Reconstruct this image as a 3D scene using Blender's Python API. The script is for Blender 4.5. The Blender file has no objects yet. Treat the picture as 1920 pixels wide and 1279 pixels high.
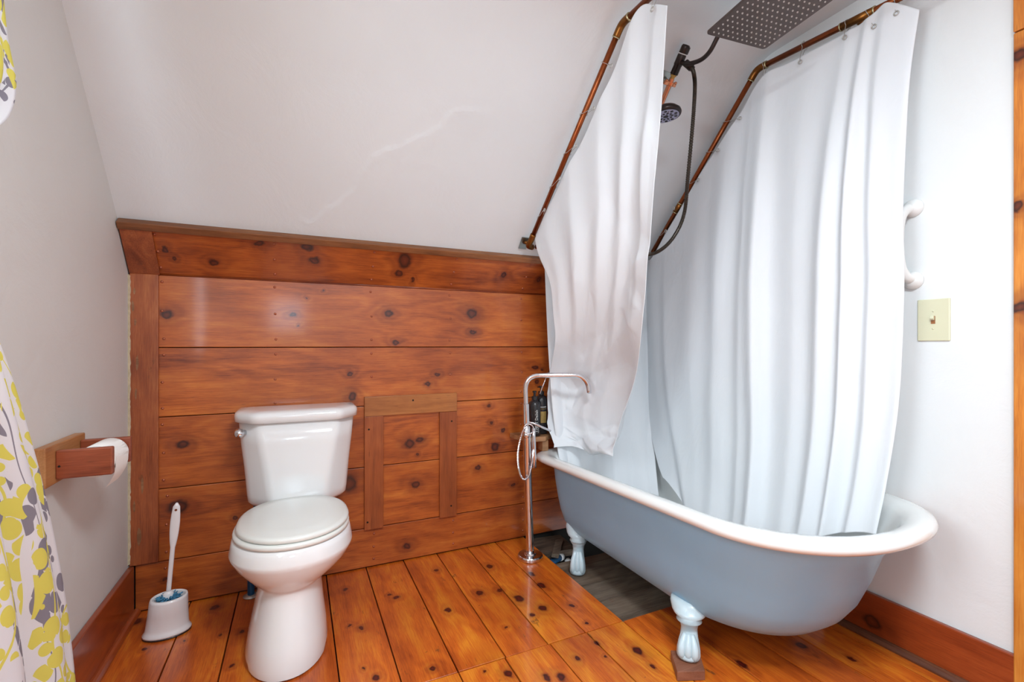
import bpy, bmesh, math, random
from mathutils import Vector, noise, Matrix
random.seed(7)
SC = bpy.context.scene
C = SC.collection
PI = math.pi
WALL_KNOTS= [(-0.474, 1.173, 0.0235, 0.0171), (-0.018, 1.186, 0.013, 0.0094), (0.399, 1.202, 0.0225, 0.0184), (0.432, 1.064, 0.017, 0.0124), (0.82, 1.215, 0.0304, 0.0249), (0.829, 1.118, 0.0213, 0.0136), (0.222, 0.918, 0.0136, 0.0124), (0.234, 0.81, 0.0191, 0.0208), (0.638, 0.904, 0.0147, 0.0094), (0.589, 0.858, 0.0175, 0.0112), (1.192, 0.925, 0.0195, 0.0124), (1.235, 0.915, 0.0098, 0.0089), (1.205, 0.848, 0.013, 0.0118), (-0.42, 0.649, 0.0238, 0.0173), (0.499, 0.568, 0.0287, 0.0235), (0.549, 0.582, 0.0203, 0.0148), (0.538, 0.512, 0.0087, 0.0079), (0.918, 0.73, 0.0093, 0.0084), (0.931, 0.642, 0.0093, 0.0085), (0.998, 0.595, 0.0126, 0.0114), (0.952, 0.511, 0.0249, 0.0249), (-0.438, 0.398, 0.0403, 0.0275), (-0.236, 0.321, 0.0099, 0.0072), (0.219, 0.408, 0.0381, 0.0416), (0.528, 0.364, 0.0231, 0.0168), (0.855, 0.411, 0.0153, 0.0111), (1.058, 0.296, 0.0127, 0.0092), (-0.48, 0.112, 0.0094, 0.0068), (0.486, 0.069, 0.0201, 0.0146), (0.006, 1.139, 0.0052, 0.0047), (0.038, 1.259, 0.0053, 0.0048), (0.107, 1.298, 0.0053, 0.0048), (-0.464, 1.423, 0.0114, 0.0108), (-0.308, 1.388, 0.0191, 0.0136), (-0.141, 1.467, 0.0217, 0.0102), (0.037, 1.469, 0.0275, 0.0146), (0.069, 1.421, 0.0231, 0.0163), (0.457, 1.446, 0.0302, 0.0357), (0.438, 1.391, 0.0195, 0.0138), (0.508, 1.369, 0.0085, 0.0101), (0.972, 1.417, 0.0183, 0.0151), (1.184, 1.406, 0.0127, 0.012), (-0.438, 1.392, 0.0069, 0.0082)]
FLOOR_KNOTS= [(0.187, 2.106, 0.0087, 0.0115), (0.217, 1.794, 0.0094, 0.0124), (0.177, 1.827, 0.0057, 0.0075), (0.587, 2.108, 0.0095, 0.0125), (0.542, 1.769, 0.0121, 0.0159), (0.399, 1.472, 0.0115, 0.0121), (0.194, 1.564, 0.0049, 0.0065), (0.226, 1.507, 0.0112, 0.0133), (0.829, 2.035, 0.0168, 0.0222), (0.702, 1.838, 0.0151, 0.0198), (0.787, 1.818, 0.013, 0.0171), (0.834, 1.727, 0.0189, 0.0274), (0.891, 1.623, 0.0162, 0.0213), (0.83, 1.599, 0.0099, 0.013), (0.977, 1.887, 0.014, 0.0184), (0.97, 1.781, 0.0155, 0.0266), (1.005, 1.591, 0.0082, 0.0129), (0.993, 1.466, 0.0077, 0.0101), (0.959, 1.35, 0.0089, 0.0141), (0.854, 1.314, 0.0102, 0.0134), (0.944, 1.28, 0.0051, 0.0067), (1.062, 1.259, 0.0139, 0.022), (1.054, 1.173, 0.0066, 0.0122), (0.613, 1.348, 0.013, 0.0171), (0.717, 1.278, 0.0128, 0.0169), (0.757, 1.26, 0.0144, 0.019), (0.704, 1.571, 0.0057, 0.0074), (0.548, 1.386, 0.0049, 0.0064), (1.599, 1.04, 0.016, 0.0231), (1.684, 0.925, 0.0085, 0.0145), (-0.554, 2.196, 0.0173, 0.0228), (-0.299, 2.18, 0.0162, 0.0171), (-0.478, 1.987, 0.007, 0.0092), (-0.363, 1.978, 0.0045, 0.0059), (-0.184, 1.959, 0.0093, 0.0123), (-0.193, 1.763, 0.0067, 0.0088), (-0.251, 1.963, 0.0055, 0.0072), (1.327, 1.062, 0.01, 0.0264), (0.354, 1.982, 0.0085, 0.009), (0.372, 1.95, 0.0127, 0.01)]
CRACK= [(0.068, 1.571), (0.129, 1.617), (0.2, 1.672), (0.227, 1.729), (0.262, 1.784), (0.313, 1.816), (0.374, 1.838), (0.417, 1.865), (0.478, 1.89), (0.519, 1.924), (0.556, 1.967), (0.611, 1.981)]
LEFT_CURTAIN= [[(1.05, 2.011, 1.6), (1.06, 1.895, 1.698), (1.069, 1.77, 1.803), (1.076, 1.647, 1.903), (1.08, 1.527, 2.005), (1.083, 1.418, 2.111), (1.084, 1.292, 2.233), (1.083, 1.213, 2.199), (1.08, 1.141, 2.146)], [(1.06, 1.985, 1.497), (1.073, 1.883, 1.579), (1.085, 1.771, 1.667), (1.094, 1.659, 1.751), (1.1, 1.549, 1.839), (1.104, 1.447, 1.931), (1.105, 1.33, 2.038), (1.104, 1.251, 2.009), (1.1, 1.179, 1.965)], [(1.09, 1.923, 1.349), (1.104, 1.842, 1.413), (1.116, 1.751, 1.484), (1.125, 1.657, 1.553), (1.13, 1.563, 1.627), (1.132, 1.473, 1.704), (1.131, 1.368, 1.797), (1.127, 1.293, 1.774), (1.12, 1.223, 1.739)], [(1.12, 1.939, 1.198), (1.139, 1.874, 1.249), (1.155, 1.795, 1.307), (1.165, 1.711, 1.364), (1.17, 1.624, 1.424), (1.17, 1.537, 1.488), (1.165, 1.435, 1.564), (1.154, 1.354, 1.547), (1.14, 1.277, 1.518)], [(1.15, 1.976, 1.07), (1.179, 1.927, 1.111), (1.201, 1.862, 1.158), (1.215, 1.785, 1.205), (1.22, 1.701, 1.255), (1.217, 1.614, 1.307), (1.206, 1.508, 1.369), (1.186, 1.415, 1.358), (1.16, 1.325, 1.338)], [(1.19, 2.099, 0.904), (1.231, 2.063, 0.93), (1.264, 2.003, 0.962), (1.283, 1.925, 0.996), (1.29, 1.838, 1.033), (1.286, 1.742, 1.072), (1.269, 1.624, 1.12), (1.239, 1.511, 1.116), (1.2, 1.4, 1.106)], [(1.2, 2.145, 0.746), (1.25, 2.128, 0.76), (1.291, 2.085, 0.78), (1.318, 2.021, 0.803), (1.33, 1.944, 0.831), (1.33, 1.856, 0.861), (1.316, 1.745, 0.899), (1.288, 1.631, 0.907), (1.25, 1.517, 0.913)], [(1.18, 2.093, 0.628), (1.224, 2.088, 0.626), (1.261, 2.063, 0.627), (1.287, 2.02, 0.633), (1.3, 1.966, 0.643), (1.304, 1.9, 0.656), (1.296, 1.816, 0.675), (1.278, 1.724, 0.686), (1.25, 1.63, 0.697)], [(1.175, 2.051, 0.527), (1.201, 2.02, 0.525), (1.223, 1.98, 0.525), (1.24, 1.932, 0.527), (1.25, 1.882, 0.531), (1.255, 1.827, 0.536), (1.256, 1.763, 0.544), (1.25, 1.695, 0.554), (1.24, 1.628, 0.564)]]
RIGHT_CURTAIN= [[(1.8, 2.008, 1.543), (1.8, 1.87, 1.68), (1.8, 1.683, 1.877), (1.8, 1.565, 1.981), (1.8, 1.446, 2.079), (1.8, 1.327, 2.181), (1.8, 1.169, 2.182), (1.8, 1.009, 2.177), (1.8, 0.931, 2.178), (1.8, 0.871, 2.193), (1.8, 0.785, 2.115)], [(1.793, 2.0, 1.369), (1.793, 1.862, 1.49), (1.793, 1.685, 1.661), (1.793, 1.566, 1.754), (1.793, 1.449, 1.842), (1.793, 1.331, 1.934), (1.793, 1.182, 1.949), (1.793, 1.031, 1.959), (1.793, 0.953, 1.966), (1.793, 0.89, 1.983), (1.793, 0.804, 1.928)], [(1.782, 1.975, 1.189), (1.782, 1.838, 1.293), (1.782, 1.671, 1.437), (1.782, 1.551, 1.518), (1.782, 1.436, 1.595), (1.782, 1.319, 1.674), (1.782, 1.179, 1.698), (1.782, 1.039, 1.719), (1.782, 0.96, 1.731), (1.782, 0.894, 1.749), (1.782, 0.809, 1.714)], [(1.769, 1.949, 0.985), (1.769, 1.812, 1.072), (1.769, 1.654, 1.192), (1.769, 1.533, 1.262), (1.769, 1.419, 1.328), (1.769, 1.304, 1.396), (1.769, 1.172, 1.427), (1.769, 1.04, 1.455), (1.769, 0.961, 1.471), (1.769, 0.893, 1.491), (1.769, 0.809, 1.473)], [(1.755, 1.913, 0.786), (1.755, 1.777, 0.863), (1.755, 1.626, 0.964), (1.755, 1.505, 1.028), (1.755, 1.393, 1.088), (1.755, 1.279, 1.149), (1.755, 1.155, 1.187), (1.755, 1.032, 1.222), (1.755, 0.952, 1.244), (1.755, 0.882, 1.267), (1.755, 0.8, 1.266)], [(1.74, 1.857, 0.624), (1.74, 1.728, 0.689), (1.74, 1.589, 0.769), (1.74, 1.472, 0.824), (1.74, 1.364, 0.875), (1.74, 1.255, 0.928), (1.74, 1.14, 0.966), (1.74, 1.026, 1.004), (1.74, 0.948, 1.028), (1.74, 0.879, 1.052), (1.74, 0.799, 1.063)], [(1.724, 1.791, 0.501), (1.724, 1.672, 0.545), (1.724, 1.546, 0.598), (1.724, 1.437, 0.637), (1.724, 1.336, 0.674), (1.724, 1.234, 0.711), (1.724, 1.129, 0.742), (1.724, 1.025, 0.773), (1.724, 0.95, 0.793), (1.724, 0.882, 0.813), (1.724, 0.805, 0.827)], [(1.708, 1.738, 0.421), (1.708, 1.629, 0.446), (1.708, 1.516, 0.475), (1.708, 1.414, 0.498), (1.708, 1.32, 0.52), (1.708, 1.225, 0.542), (1.708, 1.129, 0.562), (1.708, 1.034, 0.582), (1.708, 0.962, 0.597), (1.708, 0.896, 0.61), (1.708, 0.823, 0.623)], [(1.69, 1.692, 0.369), (1.69, 1.593, 0.379), (1.69, 1.491, 0.388), (1.69, 1.397, 0.397), (1.69, 1.31, 0.405), (1.69, 1.222, 0.413), (1.69, 1.133, 0.422), (1.69, 1.044, 0.43), (1.69, 0.977, 0.436), (1.69, 0.914, 0.442), (1.69, 0.844, 0.449)]]
LEFT_HOOKS= [((1.051, 1.938, 1.658), (1.055, 1.886, 1.68)), ((1.061, 1.837, 1.772), (1.062, 1.759, 1.784)), ((1.072, 1.733, 1.887), (1.07, 1.639, 1.885)), ((1.083, 1.621, 2.012), (1.08, 1.527, 1.992)), ((1.096, 1.49, 2.157), (1.09, 1.428, 2.108))]
RIGHT_HOOKS= [((1.802, 1.94, 1.645), (1.79, 1.883, 1.657)), ((1.805, 1.85, 1.743), (1.79, 1.825, 1.763)), ((1.809, 1.738, 1.865), (1.79, 1.664, 1.858)), ((1.812, 1.628, 1.984), (1.79, 1.547, 1.958)), ((1.815, 1.531, 2.089), (1.79, 1.43, 2.055)), ((1.82, 1.34, 2.251), (1.795, 1.32, 2.156)), ((1.82, 1.171, 2.235), (1.795, 1.163, 2.157)), ((1.82, 1.012, 2.22), (1.795, 1.001, 2.155)), ((1.82, 0.942, 2.213), (1.795, 0.908, 2.136)), ((1.82, 0.862, 2.206), (1.795, 0.843, 2.139))]


# ------------------------------------------------------------------ helpers
def lin(c):
    def g(v):
        v /= 255.0
        return v/12.92 if v <= .04045 else ((v+.055)/1.055)**2.4
    return (g(c[0]), g(c[1]), g(c[2]), 1.0)

def tag(o, label=None, cat=None, group=None, kind=None):
    if label: o['label'] = label
    if cat: o['category'] = cat
    if group: o['group'] = group
    if kind: o['kind'] = kind
    return o

def thing(name, loc, label, cat, group=None):
    o = bpy.data.objects.new(name, None)
    o.empty_display_size = .05
    C.objects.link(o); o.location = loc
    return tag(o, label, cat, group)

def rootloc(p):
    while p.parent: p = p.parent
    return Vector(p.location)

def obj(name, bm, m, parent=None, smooth=False, keep=False, label=None, recalc=True):
    """link a bmesh (world coordinates) as one mesh object"""
    if recalc: bmesh.ops.recalc_face_normals(bm, faces=bm.faces)
    if parent is not None: off = rootloc(parent)
    elif keep: off = Vector((0, 0, 0))
    else:
        xs = [v.co for v in bm.verts]
        off = Vector(((min(v.x for v in xs)+max(v.x for v in xs))/2, (min(v.y for v in xs)+max(v.y for v in xs))/2, min(v.z for v in xs)))
    bmesh.ops.translate(bm, verts=bm.verts, vec=-off)
    me = bpy.data.meshes.new(name)
    bm.to_mesh(me); bm.free()
    me.materials.append(m)
    if smooth:
        me.polygons.foreach_set('use_smooth', [True]*len(me.polygons))
    o = bpy.data.objects.new(name, me); C.objects.link(o)
    if parent is not None: o.parent = parent
    else: o.location = off
    if label: o['label'] = label
    return o

def auto(o, deg=35):
    """smooth faces with sharp edges above an angle"""
    me = o.data
    bm = bmesh.new(); bm.from_mesh(me)
    for e in bm.edges:
        e.smooth = not (len(e.link_faces) == 2 and e.calc_face_angle(0) > math.radians(deg))
    for f in bm.faces: f.smooth = True
    bm.to_mesh(me); bm.free()
    return o

def bevel(o, w, seg=2, ang=30):
    md = o.modifiers.new('bevel', 'BEVEL'); md.width = w; md.segments = seg
    md.limit_method = 'ANGLE'; md.angle_limit = math.radians(ang)
    return o

def NB(): return bmesh.new()

def add_box(bm, x0, x1, y0, y1, z0, z1, seed=None, tone=None, M=None):
    vs = [bm.verts.new(p) for p in [(x0,y0,z0),(x1,y0,z0),(x1,y1,z0),(x0,y1,z0),(x0,y0,z1),(x1,y0,z1),(x1,y1,z1),(x0,y1,z1)]]
    if M is not None:
        for v in vs: v.co = M @ v.co
    fs = [bm.faces.new([vs[i] for i in q]) for q in [(3,2,1,0),(4,5,6,7),(0,1,5,4),(1,2,6,5),(2,3,7,6),(3,0,4,7)]]
    setft(bm, fs, seed, tone)
    return vs

def setft(bm, fs, seed, tone):
    if seed is not None:
        l = bm.faces.layers.float.get('seed') or bm.faces.layers.float.new('seed')
        for f in fs: f[l] = seed
    if tone is not None:
        l = bm.faces.layers.float.get('tone') or bm.faces.layers.float.new('tone')
        for f in fs: f[l] = tone

def layers(bm):
    bm.faces.layers.float.new('seed'); bm.faces.layers.float.new('tone')
    return bm

def add_prism(bm, poly, z0, z1, M=None):
    """poly in xy, extruded z0..z1"""
    a = [bm.verts.new((p[0], p[1], z0)) for p in poly]; b = [bm.verts.new((p[0], p[1], z1)) for p in poly]
    if M is not None:
        for v in a+b: v.co = M @ v.co
    n = len(poly)
    bm.faces.new(a[::-1]); bm.faces.new(b)
    for i in range(n): bm.faces.new([a[i], a[(i+1) % n], b[(i+1) % n], b[i]])

def add_loft(bm, rings, cap0=True, cap1=True):
    R = [[bm.verts.new(p) for p in r] for r in rings]
    n = len(R[0])
    for a, b in zip(R[:-1], R[1:]):
        for i in range(n): bm.faces.new([a[i], a[(i+1) % n], b[(i+1) % n], b[i]])
    if cap0: bm.faces.new(R[0][::-1])
    if cap1: bm.faces.new(R[-1])
    return R

def add_lathe(bm, prof, c, seg=24, axis=(0,0,1), cap=True):
    """prof: list of (r, h) along the axis from c"""
    q = Vector((0,0,1)).rotation_difference(Vector(axis).normalized())
    rings = []
    for r, h in prof:
        rings.append([Vector(c) + q @ Vector((max(r, 1e-5)*math.cos(2*PI*i/seg), max(r, 1e-5)*math.sin(2*PI*i/seg), h)) for i in range(seg)])
    add_loft(bm, rings, cap, cap)

def smooth_path(pts, n=8):
    P = [Vector(p) for p in pts]
    if len(P) < 3: return P
    out = []
    for i in range(len(P)-1):
        p0 = P[i-1] if i else P[0]*2-P[1]
        p1, p2 = P[i], P[i+1]
        p3 = P[i+2] if i+2 < len(P) else P[-1]*2-P[-2]
        for k in range(n):
            t = k/n
            out.append(.5*((2*p1)+(p2-p0)*t+(2*p0-5*p1+4*p2-p3)*t*t+(3*p1-p0-3*p2+p3)*t*t*t))
    out.append(P[-1])
    return out

def add_tube(bm, pts, r, seg=12, cap=True, smooth=0, closed=False):
    P = smooth_path(pts, smooth) if smooth else [Vector(p) for p in pts]
    n = len(P)
    T = []
    for i in range(n):
        if closed: d = P[(i+1) % n]-P[i-1]
        else: d = P[min(i+1, n-1)]-P[max(i-1, 0)]
        T.append(d.normalized())
    up = Vector((0,0,1)) if abs(T[0].z) < .9 else Vector((1,0,0))
    N = (up - T[0]*up.dot(T[0])).normalized()
    rings = []
    for i in range(n):
        if i:
            N = (N - T[i]*N.dot(T[i])).normalized()
        B = T[i].cross(N)
        rr = r(i/(n-1)) if callable(r) else r
        rings.append([P[i] + (N*math.cos(2*PI*k/seg)+B*math.sin(2*PI*k/seg))*rr for k in range(seg)])
    if closed:
        R = [[bm.verts.new(p) for p in q] for q in rings]
        for a in range(n):
            b = (a+1) % n
            for i in range(seg): bm.faces.new([R[a][i], R[a][(i+1) % seg], R[b][(i+1) % seg], R[b][i]])
    else: add_loft(bm, rings, cap, cap)

def add_ball(bm, c, r, sc=(1,1,1), u=12, v=8, M=None):
    m = Matrix.Translation(c) @ (M or Matrix.Identity(4)) @ Matrix.Diagonal((sc[0], sc[1], sc[2], 1))
    bmesh.ops.create_uvsphere(bm, u_segments=u, v_segments=v, radius=r, matrix=m)

def sring(cx, w, yf, yb, df, db, z, nf=2.2, nb=2.6, seg=64, pinch=0.0):
    """ring of a tub-like plan: rounded front end (low y) and back end (high y)"""
    out = []
    for i in range(seg):
        t = 2*PI*i/seg
        c, s = math.cos(t), math.sin(t)
        n = nf if s < 0 else nb
        x = cx + w*math.copysign(abs(c)**(2/n), c)
        if s < 0: y = yf+df - df*abs(s)**(2/n)
        else: y = yb-db + db*abs(s)**(2/n)
        out.append((x, y, z))
    return out

# ------------------------------------------------------------------ materials
def newmat(name):
    m = bpy.data.materials.new(name); m.use_nodes = True
    nt = m.node_tree
    b = nt.nodes['Principled BSDF']
    return m, nt, b

def mat(name, col, rough=.5, metal=0.0, coat=0.0, bump=0.0, bscale=40, var=0.0, vscale=5, spec=None, trans=None):
    m, nt, b = newmat(name)
    b.inputs['Base Color'].default_value = lin(col)
    b.inputs['Roughness'].default_value = rough
    b.inputs['Metallic'].default_value = metal
    b.inputs['Coat Weight'].default_value = coat
    b.inputs['Coat Roughness'].default_value = .06
    if spec is not None: b.inputs['Specular IOR Level'].default_value = spec
    N = nt.nodes; L = nt.links
    tc = N.new('ShaderNodeTexCoord')
    nz = N.new('ShaderNodeTexNoise'); nz.inputs['Scale'].default_value = vscale; nz.inputs['Detail'].default_value = 5
    L.new(tc.outputs['Object'], nz.inputs['Vector'])
    mx = N.new('ShaderNodeMix'); mx.data_type = 'RGBA'
    mx.inputs['A'].default_value = lin(col)
    mx.inputs['B'].default_value = lin(tuple(max(0, v*(1-var)) for v in col))
    L.new(nz.outputs['Fac'], mx.inputs['Factor'])
    L.new(mx.outputs['Result'], b.inputs['Base Color'])
    if bump:
        n2 = N.new('ShaderNodeTexNoise'); n2.inputs['Scale'].default_value = bscale; n2.inputs['Detail'].default_value = 4
        L.new(tc.outputs['Object'], n2.inputs['Vector'])
        bp = N.new('ShaderNodeBump'); bp.inputs['Strength'].default_value = bump; bp.inputs['Distance'].default_value = .004
        L.new(n2.outputs['Fac'], bp.inputs['Height']); L.new(bp.outputs['Normal'], b.inputs['Normal'])
    return m

def wood(name, axis, cols, knots=(), plane='xz', rough=.3, coat=.35, off=(0,0,0), streak=1.0, sc=1.0, wear=0.0, halo=1.6, kc=((104,44,24),(84,32,16),(46,18,10))):
    """procedural boards: axis = grain direction index, knots = (a, b, ra, rb) in the given plane"""
    m, nt, b = newmat(name)
    N = nt.nodes; L = nt.links
    def mth(op, a, c=None, d=None):
        n = N.new('ShaderNodeMath'); n.operation = op
        for i, v in enumerate((a, c, d)):
            if v is None: continue
            if isinstance(v, (int, float)): n.inputs[i].default_value = v
            else: L.new(v, n.inputs[i])
        return n.outputs[0]
    def vm(op, a, c=None, d=None):
        n = N.new('ShaderNodeVectorMath'); n.operation = op
        for i, v in enumerate((a, c, d)):
            if v is None: continue
            if isinstance(v, tuple): n.inputs[i].default_value = v
            else: L.new(v, n.inputs[i])
        return n.outputs['Value'] if op == 'LENGTH' else n.outputs['Vector']
    def nz(vec, scale, detail=3, rough_=.55, dist=0.0):
        n = N.new('ShaderNodeTexNoise'); n.inputs['Scale'].default_value = scale; n.inputs['Detail'].default_value = detail
        n.inputs['Roughness'].default_value = rough_; n.inputs['Distortion'].default_value = dist
        L.new(vec, n.inputs['Vector']); return n.outputs['Fac']
    def mix(f, a, c, bt='MIX'):
        n = N.new('ShaderNodeMix'); n.data_type = 'RGBA'; n.blend_type = bt
        for s, v in (('Factor', f), ('A', a), ('B', c)):
            if isinstance(v, (int, float)): n.inputs[s].default_value = v
            elif isinstance(v, tuple): n.inputs[s].default_value = v
            else: L.new(v, n.inputs[s])
        return n.outputs['Result']
    tc = N.new('ShaderNodeTexCoord')
    P = tc.outputs['Object']
    dmin = None
    if knots:
        wob = N.new('ShaderNodeTexNoise'); wob.inputs['Scale'].default_value = 34; wob.inputs['Detail'].default_value = 2
        L.new(P, wob.inputs['Vector'])
        w2 = vm('MULTIPLY_ADD', wob.outputs['Color'], (.022,.022,.022), (-.011,-.011,-.011))
        PK = vm('ADD', P, w2)
        for a, c, ra, rb in knots:
            if plane == 'xz': s = (1/ra, 0, 1/rb); o = (-a/ra, 0, -c/rb)
            elif plane == 'xy': s = (1/ra, 1/rb, 0); o = (-a/ra, -c/rb, 0)
            else: s = (0, 1/ra, 1/rb); o = (0, -a/ra, -c/rb)
            d = vm('LENGTH', vm('MULTIPLY_ADD', PK, s, o))
            dmin = d if dmin is None else mth('MINIMUM', dmin, d)
    at = N.new('ShaderNodeAttribute'); at.attribute_name = 'seed'
    tn = N.new('ShaderNodeAttribute'); tn.attribute_name = 'tone'
    cb = N.new('ShaderNodeCombineXYZ')
    for i, k in enumerate((3.7, 5.3, 7.1)): L.new(mth('MULTIPLY', at.outputs['Fac'], k), cb.inputs[i])
    P2 = vm('ADD', P, cb.outputs[0])
    def sca(al, cr): 
        s = [cr, cr, cr]; s[axis] = al
        return vm('MULTIPLY', P2, tuple(v*sc for v in s))
    band = nz(sca(1.6, 13), 1, 4, .6, .5)
    fine = nz(sca(9, 260), 1, 3, .6)
    low = nz(sca(1.1, 5.5), 1, 2, .5)
    if dmin is not None:
        near = mth('MULTIPLY', mth('POWER', 2.718, mth('MULTIPLY', dmin, -.55)), .9)
        ph = mth('ADD', mth('MULTIPLY', low, 62), mth('MULTIPLY', near, 22))
    else: ph = mth('MULTIPLY', low, 62)
    rings = mth('MULTIPLY_ADD', mth('SINE', ph), .5, .5)
    vf = nz(sca(30, 420), 1, 2, .6)
    g = mth('ADD', mth('ADD', mth('MULTIPLY', band, .58*streak), mth('MULTIPLY', fine, .34)), mth('ADD', mth('MULTIPLY', rings, .075), mth('MULTIPLY_ADD', vf, .24, -.09)))
    tone = mth('MULTIPLY_ADD', tn.outputs['Fac'], .34, -.17)
    g = mth('ADD', g, tone)
    cr = N.new('ShaderNodeValToRGB'); L.new(g, cr.inputs[0])
    e = cr.color_ramp.elements
    e[0].position = .30; e[0].color = lin(cols[0]); e[1].position = .82; e[1].color = lin(cols[2])
    q = e.new(.54); q.color = lin(cols[1])
    col = cr.outputs[0]
    # broad mottling of the stain
    mot = nz(P2, 3.2, 3, .6)
    cr2 = N.new('ShaderNodeValToRGB'); L.new(mot, cr2.inputs[0])
    cr2.color_ramp.elements[0].position = .35; cr2.color_ramp.elements[0].color = (.66,.55,.47,1)
    cr2.color_ramp.elements[1].position = .66; cr2.color_ramp.elements[1].color = (1.06,1.08,1.08,1)
    col = mix(.7, col, cr2.outputs[0], 'MULTIPLY')
    # short dark pores and scratches
    po = nz(sca(16, 150), 1, 2, .5)
    pr = N.new('ShaderNodeValToRGB'); L.new(po, pr.inputs[0])
    pr.color_ramp.elements[0].position = .22; pr.color_ramp.elements[0].color = (1,1,1,1)
    pr.color_ramp.elements[1].position = .30; pr.color_ramp.elements[1].color = (0,0,0,1)
    col = mix(mth('MULTIPLY', pr.outputs[0], .45), col, lin((88,38,18)))
    if wear:
        wn = nz(sca(7, 20), 1, 5, .7)
        wr = N.new('ShaderNodeValToRGB'); L.new(wn, wr.inputs[0])
        wr.color_ramp.elements[0].position = .64; wr.color_ramp.elements[0].color = (0,0,0,1)
        wr.color_ramp.elements[1].position = .70; wr.color_ramp.elements[1].color = (1,1,1,1)
        col = mix(mth('MULTIPLY', wr.outputs[0], wear), col, lin((104,58,28)))
        w3 = nz(P2, 38, 3, .6)
        wq = N.new('ShaderNodeValToRGB'); L.new(w3, wq.inputs[0])
        wq.color_ramp.elements[0].position = .735; wq.color_ramp.elements[0].color = (0,0,0,1)
        wq.color_ramp.elements[1].position = .77; wq.color_ramp.elements[1].color = (1,1,1,1)
        col = mix(mth('MULTIPLY', wq.outputs[0], .8), col, lin((70,34,18)))
    if dmin is not None:
        hr = N.new('ShaderNodeValToRGB'); L.new(mth('MULTIPLY', dmin, .25), hr.inputs[0])
        h = hr.color_ramp.elements
        h[0].position = .20; h[0].color = (.55,.55,.55,1); h[1].position = .75; h[1].color = (0,0,0,1)
        q = h.new(.36); q.color = (.20,.20,.20,1)
        # smoky stain trailing along the grain
        sm = nz(sca(5, 16), 1, 3, .6)
        smr = N.new('ShaderNodeValToRGB'); L.new(mth('MULTIPLY', dmin, .16), smr.inputs[0])
        smr.color_ramp.elements[0].position = .1; smr.color_ramp.elements[0].color = (1,1,1,1); smr.color_ramp.elements[1].position = .75; smr.color_ramp.elements[1].color = (0,0,0,1)
        col = mix(mth('MULTIPLY', mth('MULTIPLY', smr.outputs[0], smr.outputs[0]), mth('MULTIPLY', mth('POWER', sm, 2.0), halo)), col, lin((74,34,16)))
        col = mix(hr.outputs[0], col, lin((122,46,18)))
        kr = N.new('ShaderNodeValToRGB'); L.new(mth('MULTIPLY', dmin, .5), kr.inputs[0])
        k = kr.color_ramp.elements
        k[0].position = 0; k[0].color = lin(kc[0]); k[1].position = .6; k[1].color = lin(kc[1])
        q = k.new(.22); q.color = lin(kc[1]); q = k.new(.36); q.color = lin(kc[2])
        ka = N.new('ShaderNodeValToRGB'); L.new(mth('MULTIPLY', dmin, .5), ka.inputs[0])
        a = ka.color_ramp.elements
        a[0].position = .34; a[0].color = (1,1,1,1); a[1].position = .56; a[1].color = (0,0,0,1)
        col = mix(ka.outputs[0], col, kr.outputs[0])
    L.new(col, b.inputs['Base Color'])
    b.inputs['Roughness'].default_value = rough
    b.inputs['Coat Weight'].default_value = coat
    b.inputs['Coat Roughness'].default_value = .11
    bp = N.new('ShaderNodeBump'); bp.inputs['Strength'].default_value = .22; bp.inputs['Distance'].default_value = .002
    bl = nz(sca(1.5, 9), 1, 2, .5)
    L.new(mth('ADD', mth('MULTIPLY', fine, .35), mth('MULTIPLY', bl, 1.2)), bp.inputs['Height'])
    L.new(bp.outputs['Normal'], b.inputs['Normal'])
    return m

WALLC = [(116,46,14), (182,92,32), (216,132,54)]
FLRC = [(142,52,12), (204,99,28), (236,156,44)]
M = {}
M['wallwood'] = wood('knotty_pine_panelling', 0, WALLC, WALL_KNOTS, 'xz', .42, .30)
M['floorwood'] = wood('knotty_pine_floor', 1, FLRC, FLOOR_KNOTS, 'xy', .34, .40, wear=.85, halo=.9, kc=((96,22,12),(74,14,8),(50,10,6)))
M['trimv'] = wood('reddish_trim_vertical', 2, [(112,50,24), (158,82,42), (196,122,68)], (), 'xz', .4, .2, wear=.6)
M['trimx'] = wood('cap_trim_wood', 0, [(92,54,28), (140,88,50), (176,124,80)], (), 'xz', .5, .1)
M['basey'] = wood('baseboard_wood', 1, [(112,40,16), (152,66,28), (178,88,40)], [(-.373,.058,.032,.026)], 'yz', .28, .4)
M['bronzetrim'] = wood('shoe_moulding_wood', 1, [(70,38,26), (104,62,42), (128,82,56)], (), 'yz', .4, .2)
M['accessx'] = wood('access_rail_wood', 0, [(138,78,34), (172,106,52), (194,130,72)], (), 'xz', .4, .15)
M['accessz'] = wood('access_stile_wood', 2, [(130,64,28), (162,84,40), (182,104,54)], (), 'xz', .4, .15)
M['door'] = wood('door_casing_wood', 2, [(164,82,26), (208,128,48), (230,164,76)], [(.082,1.447,.014,.014),(.076,1.157,.02,.018),(.078,1.876,.02,.02)], 'yz', .28, .4)
M['holder'] = wood('holder_arm_wood', 0, [(112,50,30), (148,74,46), (170,94,60)], (), 'xz', .4, .15)
M['holdery'] = wood('holder_back_wood', 1, [(140,84,46), (178,122,74), (200,150,100)], (), 'yz', .45, .1)
M['shelf'] = wood('shelf_wood', 0, [(130,86,54), (172,126,88), (196,154,114)], (), 'xz', .5, .05)
M['block'] = wood('block_wood', 0, [(108,62,44), (136,86,64), (160,108,84)], (), 'xz', .6, 0, sc=2.5)
M['subfloor'] = wood('grey_subfloor', 0, [(66,54,44), (112,98,84), (146,132,116)], (), 'xy', .75, 0, wear=.5)
M['rough'] = wood('rough_old_wood', 0, [(50,38,30), (96,82,68), (132,118,100)], (), 'xy', .9, 0, sc=2)
M['dark'] = mat('dark_earth', (26,22,18), .95, bump=.5)

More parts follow.
